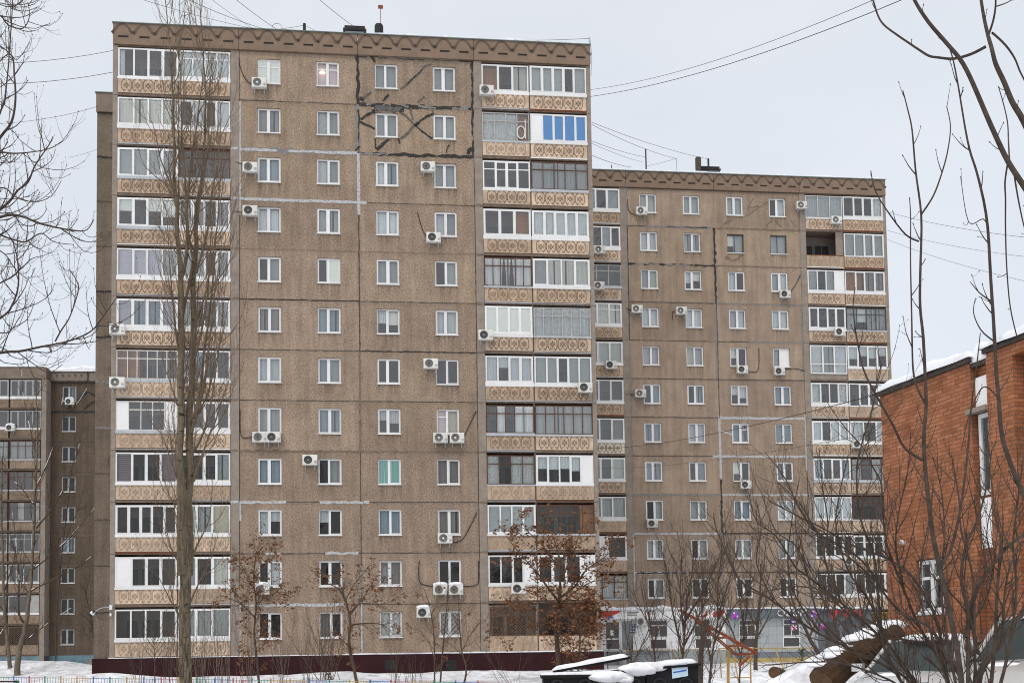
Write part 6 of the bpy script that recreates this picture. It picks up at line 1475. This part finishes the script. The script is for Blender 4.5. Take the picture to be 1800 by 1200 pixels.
# ---- near trees: right edge
NR = [dict(d=1.7, len=(.18,.62), a=42, up=.85, w=.06, r=.0075, seg=6, n=4, t0=.15, bud=.0075), dict(d=2.6, len=(.05,.22), a=45, up=.4, w=.08, r=.004, seg=3, bud=.0065)]
NRT = [dict(d=1.8, len=(.12,.35), a=45, up=.6, w=.06, r=.006, seg=4, n=4, t0=.25, bud=.007), dict(d=2.0, len=(.04,.12), a=50, up=.3, w=.08, r=.0035, seg=2, bud=.006)]
tree('near_sapling', 'dark bare sapling rising straight in front of the brick wall into the sky', 'tree', 10, [
    ([(1692,1260),(1688,1180),(1668,1070),(1650,985),(1640,937),(1633,880),(1626,810),(1624,760),(1628,700),(1623,600),(1617,540),(1618,470),(1619,378),(1610,300),(1602,230),(1594,195),(1585,160)], .029, .0045),
    ([(1619,378),(1640,345),(1655,305),(1666,265),(1671,222),(1664,187)], .009, .004), ([(1615,424),(1592,412),(1562,374),(1538,335),(1530,300)], .009, .004, 0, -.2), ([(1626,707),(1615,687),(1606,655),(1603,600),(1601,512),(1600,450),(1600,382),(1598,347)], .011, .004, 0, .1),
    ([(1621,808),(1590,786),(1570,747),(1547,706),(1534,683),(1517,645),(1507,598),(1503,570),(1500,537),(1504,505)], .014, .004, 0, -.4), ([(1549,706),(1536,690),(1545,665),(1550,638)], .007, .003, -.1, -.1), ([(1652,995),(1672,960),(1690,880),(1700,800),(1706,720),(1716,640),(1722,585)], .016, .004, 0, .3)],
    NRT, 23, TWIGD, TWIGD, 7)
tree('near_sapling', 'second dark bare sapling curving up past the brick roof from the right edge', 'tree', 9.6, [
    ([(1880,1300),(1870,1100),(1840,950),(1800,867),(1783,827),(1763,767),(1755,700),(1748,610),(1743,520),(1737,400),(1720,310),(1705,260),(1690,190),(1675,110),(1668,85)], .030, .0045),
    ([(1743,530),(1722,515),(1705,495)], .008, .003), ([(1748,600),(1725,580),(1712,550),(1715,525)], .008, .003), ([(1738,405),(1728,385),(1702,390),(1688,310)], .006, .003), ([(1755,700),(1735,680),(1720,690),(1700,740),(1690,790)], .008, .003)],
    NRT, 24, TWIGD, TWIGD, 7)
tree('near_tree', 'thick dark branches of a near tree crossing the upper right corner', 'tree', 9.2, [
    ([(2000,1500),(1980,1000),(1940,700),(1890,500),(1840,390),(1800,327),(1773,283),(1750,233),(1720,167),(1693,113),(1667,80),(1633,40),(1607,0),(1590,-40)], .034, .012),
    ([(1930,640),(1880,420),(1830,280),(1800,213),(1780,180),(1765,145),(1750,113),(1743,85),(1737,63),(1730,30),(1724,-20)], .031, .013), ([(1733,82),(1707,95),(1677,103),(1650,101),(1633,98),(1615,87),(1600,77),(1575,60),(1553,43),(1542,25),(1533,-5)], .013, .007, 0, .3),
    ([(1738,60),(1746,35),(1750,10),(1750,-20)], .010, .006), ([(1744,58),(1767,80),(1783,103),(1792,125),(1802,145),(1815,180)], .010, .006), ([(1775,287),(1773,250),(1771,215),(1763,180),(1755,152)], .007, .004), ([(1772,285),(1767,320),(1768,350),(1768,400),(1770,470),(1776,540),(1790,600)], .008, .005), ([(1782,300),(1788,340),(1796,380),(1806,420)], .008, .005), ([(1750,12),(1770,5),(1785,-5)], .006, .003)],
    [dict(d=1.4, len=(.05,.22), a=55, up=.4, w=.1, r=.005, seg=3, t0=.45, bud=.007)], 25, TWIGD, TWIGD, 8)
tree('near_bush', 'large spreading bush of dark stems fanning left across the lower right', 'bush', 11, [
    ([(1660,1300),(1600,1200),(1560,1172),(1500,1143),(1420,1102),(1350,1050),(1300,1018),(1275,965),(1258,925),(1254,900)], 0.0176, .0045), ([(1668,1300),(1590,1170),(1540,1112),(1480,1060),(1417,1010),(1398,995),(1365,942),(1330,915),(1316,865)], 0.0168, .0045, .1, .4),
    ([(1655,1300),(1590,1215),(1550,1188),(1480,1165),(1420,1163),(1350,1168)], 0.0144, .005), ([(1680,1300),(1650,1105),(1612,1025),(1585,997),(1550,977),(1492,955),(1450,930),(1400,905),(1352,880)], 0.0176, .005, -.2, .6), ([(1690,1300),(1650,1150),(1575,1120),(1537,1095),(1487,1075),(1450,1040),(1400,1030),(1340,1040)], 0.0160, .005, 0, -.6),
    ([(1650,1300),(1580,1190),(1555,1137),(1549,1087),(1542,1025),(1535,970),(1517,925),(1508,880),(1506,823),(1514,784),(1521,758),(1533,718),(1540,672),(1549,639)], 0.0176, .004, 0, -.3),
    ([(1700,1300),(1687,1187),(1625,1117),(1590,1040),(1567,982),(1557,945),(1552,880),(1549,847),(1531,814),(1517,786),(1484,749),(1455,709)], 0.0168, .004, 0, .4), ([(1600,1090),(1560,1050),(1520,990),(1480,960),(1430,930),(1400,880),(1380,840),(1345,795)], 0.0128, .004), ([(1560,1040),(1500,985),(1440,940),(1410,890),(1365,845)], 0.0112, .004), ([(1640,1250),(1560,1130),(1530,1060),(1490,1000),(1470,930),(1475,870),(1490,800)], 0.0144, .004),
    ([(1500,1145),(1440,1085),(1420,1010),(1400,960),(1362,930),(1340,870)], 0.0112, .004), ([(1590,1045),(1575,960),(1580,900),(1595,830),(1600,760)], 0.0096, .004), ([(1440,1108),(1400,1050),(1385,990),(1390,930),(1400,870)], 0.0096, .004), ([(1480,1060),(1450,985),(1455,920),(1445,850),(1440,790)], 0.0096, .004), ([(1360,1055),(1330,990),(1338,930),(1330,880)], 0.0080, .004)],
    [dict(d=8.0, len=(.22,1.0), a=38, up=.7, w=.08, r=.0065, seg=6, n=4, t0=.12, bud=.0055), dict(d=6.5, len=(.06,.34), a=42, up=.4, w=.1, r=.0042, seg=3, bud=.0055), dict(d=4.0, len=(.03,.1), a=45, up=.3, w=.1, r=.003, seg=2)], 26, TWIGD, TWIGM, 6)
tree('near_bush', 'thick clump of grey-brown stems in front of the parked cars', 'bush', 10.5, [
    ([(1705,1300),(1702,1190),(1700,1075),(1690,1020),(1697,962),(1720,907),(1735,850),(1742,790)], 0.0272, .005), ([(1715,1300),(1714,1182),(1712,1075),(1708,1000),(1690,930),(1685,870),(1672,800)], 0.0170, .005), ([(1735,1300),(1747,1150),(1752,1037),(1760,950),(1752,915),(1742,840),(1730,770)], 0.0204, .005),
    ([(1700,1300),(1720,1185),(1757,1132),(1790,1085),(1840,1030)], 0.0382, .02), ([(1700,1120),(1712,1052),(1727,1018),(1767,965),(1805,935),(1850,900)], 0.0255, .012), ([(1745,1250),(1770,1150),(1785,1040),(1780,960),(1790,880),(1800,800)], 0.0187, .005), ([(1690,1250),(1660,1100),(1655,1000),(1660,940),(1655,860),(1640,800)], 0.0153, .004), ([(1680,1250),(1640,1120),(1620,1060),(1618,990),(1632,920),(1640,850)], 0.0136, .004),
    ([(1700,1100),(1730,1060),(1745,1000),(1735,940),(1745,880)], 0.0136, .004), ([(1720,1150),(1700,1080),(1670,1040),(1650,1010)], 0.0119, .004), ([(1760,1130),(1765,1060),(1775,1000),(1800,950)], 0.0136, .005), ([(1668,1160),(1640,1108),(1612,1090),(1590,1080),(1575,1060)], 0.0170, .004)],
    [dict(d=7.5, len=(.2,.9), a=38, up=.7, w=.08, r=.0065, seg=6, n=4, t0=.15, bud=.0055), dict(d=6.0, len=(.06,.28), a=42, up=.4, w=.1, r=.0042, seg=3, bud=.0055), dict(d=3, len=(.03,.1), a=45, up=.3, w=.1, r=.003, seg=2)], 27, TWIGM, TWIGM, 7)

ST = [dict(d=3.2, len=(.35,1.1), a=36, up=.55, w=.09, r=.010, seg=6, n=4, t0=.1), dict(d=4.2, len=(.15,.5), a=40, up=.35, w=.1, r=.006, seg=4), dict(d=3.0, len=(.06,.2), a=42, up=.2, w=.1, r=.004, seg=2)]
tree('bare_shrub', 'tangled bare shrub behind the snowy log before the dim shop entrance', 'shrub', 25, [([(1530,1180),(1522,1120),(1510,1050),(1500,980),(1496,900)], .03, .006), ([(1528,1170),(1490,1110),(1450,1060),(1420,1000),(1405,940)], .025, .005), ([(1528,1165),(1545,1100),(1550,1040),(1545,960),(1552,900)], .025, .005), ([(1520,1130),(1480,1060),(1460,1000),(1455,930)], .02, .005), ([(1515,1100),(1530,1040),(1525,980),(1535,900)], .02, .005), ([(1525,1160),(1460,1125),(1400,1090),(1350,1070)], .02, .005)], ST, 51, TWIGM, TWIGM, 6)
tree('bare_shrub', 'thin grey bare shrub behind the yellow swing frame', 'shrub', 42, [([(1300,1190),(1305,1130),(1312,1070),(1320,1000),(1318,940)], .04, .008), ([(1302,1150),(1280,1090),(1262,1040),(1255,990)], .03, .007), ([(1304,1130),(1335,1080),(1360,1030),(1372,980)], .03, .007), ([(1308,1110),(1300,1050),(1290,1000),(1292,950)], .025, .006)], MT, 52, TWIGM, TWIGM, 6)
tree('bare_shrub', 'low spreading bare shrub left of the orange beam', 'shrub', 38, [([(1110,1195),(1108,1150),(1100,1110),(1095,1060)], .03, .006), ([(1109,1170),(1130,1130),(1145,1090),(1150,1050)], .025, .006), ([(1109,1165),(1080,1130),(1066,1100)], .02, .005)], MT, 53, TWIGM, TWIGM, 6)
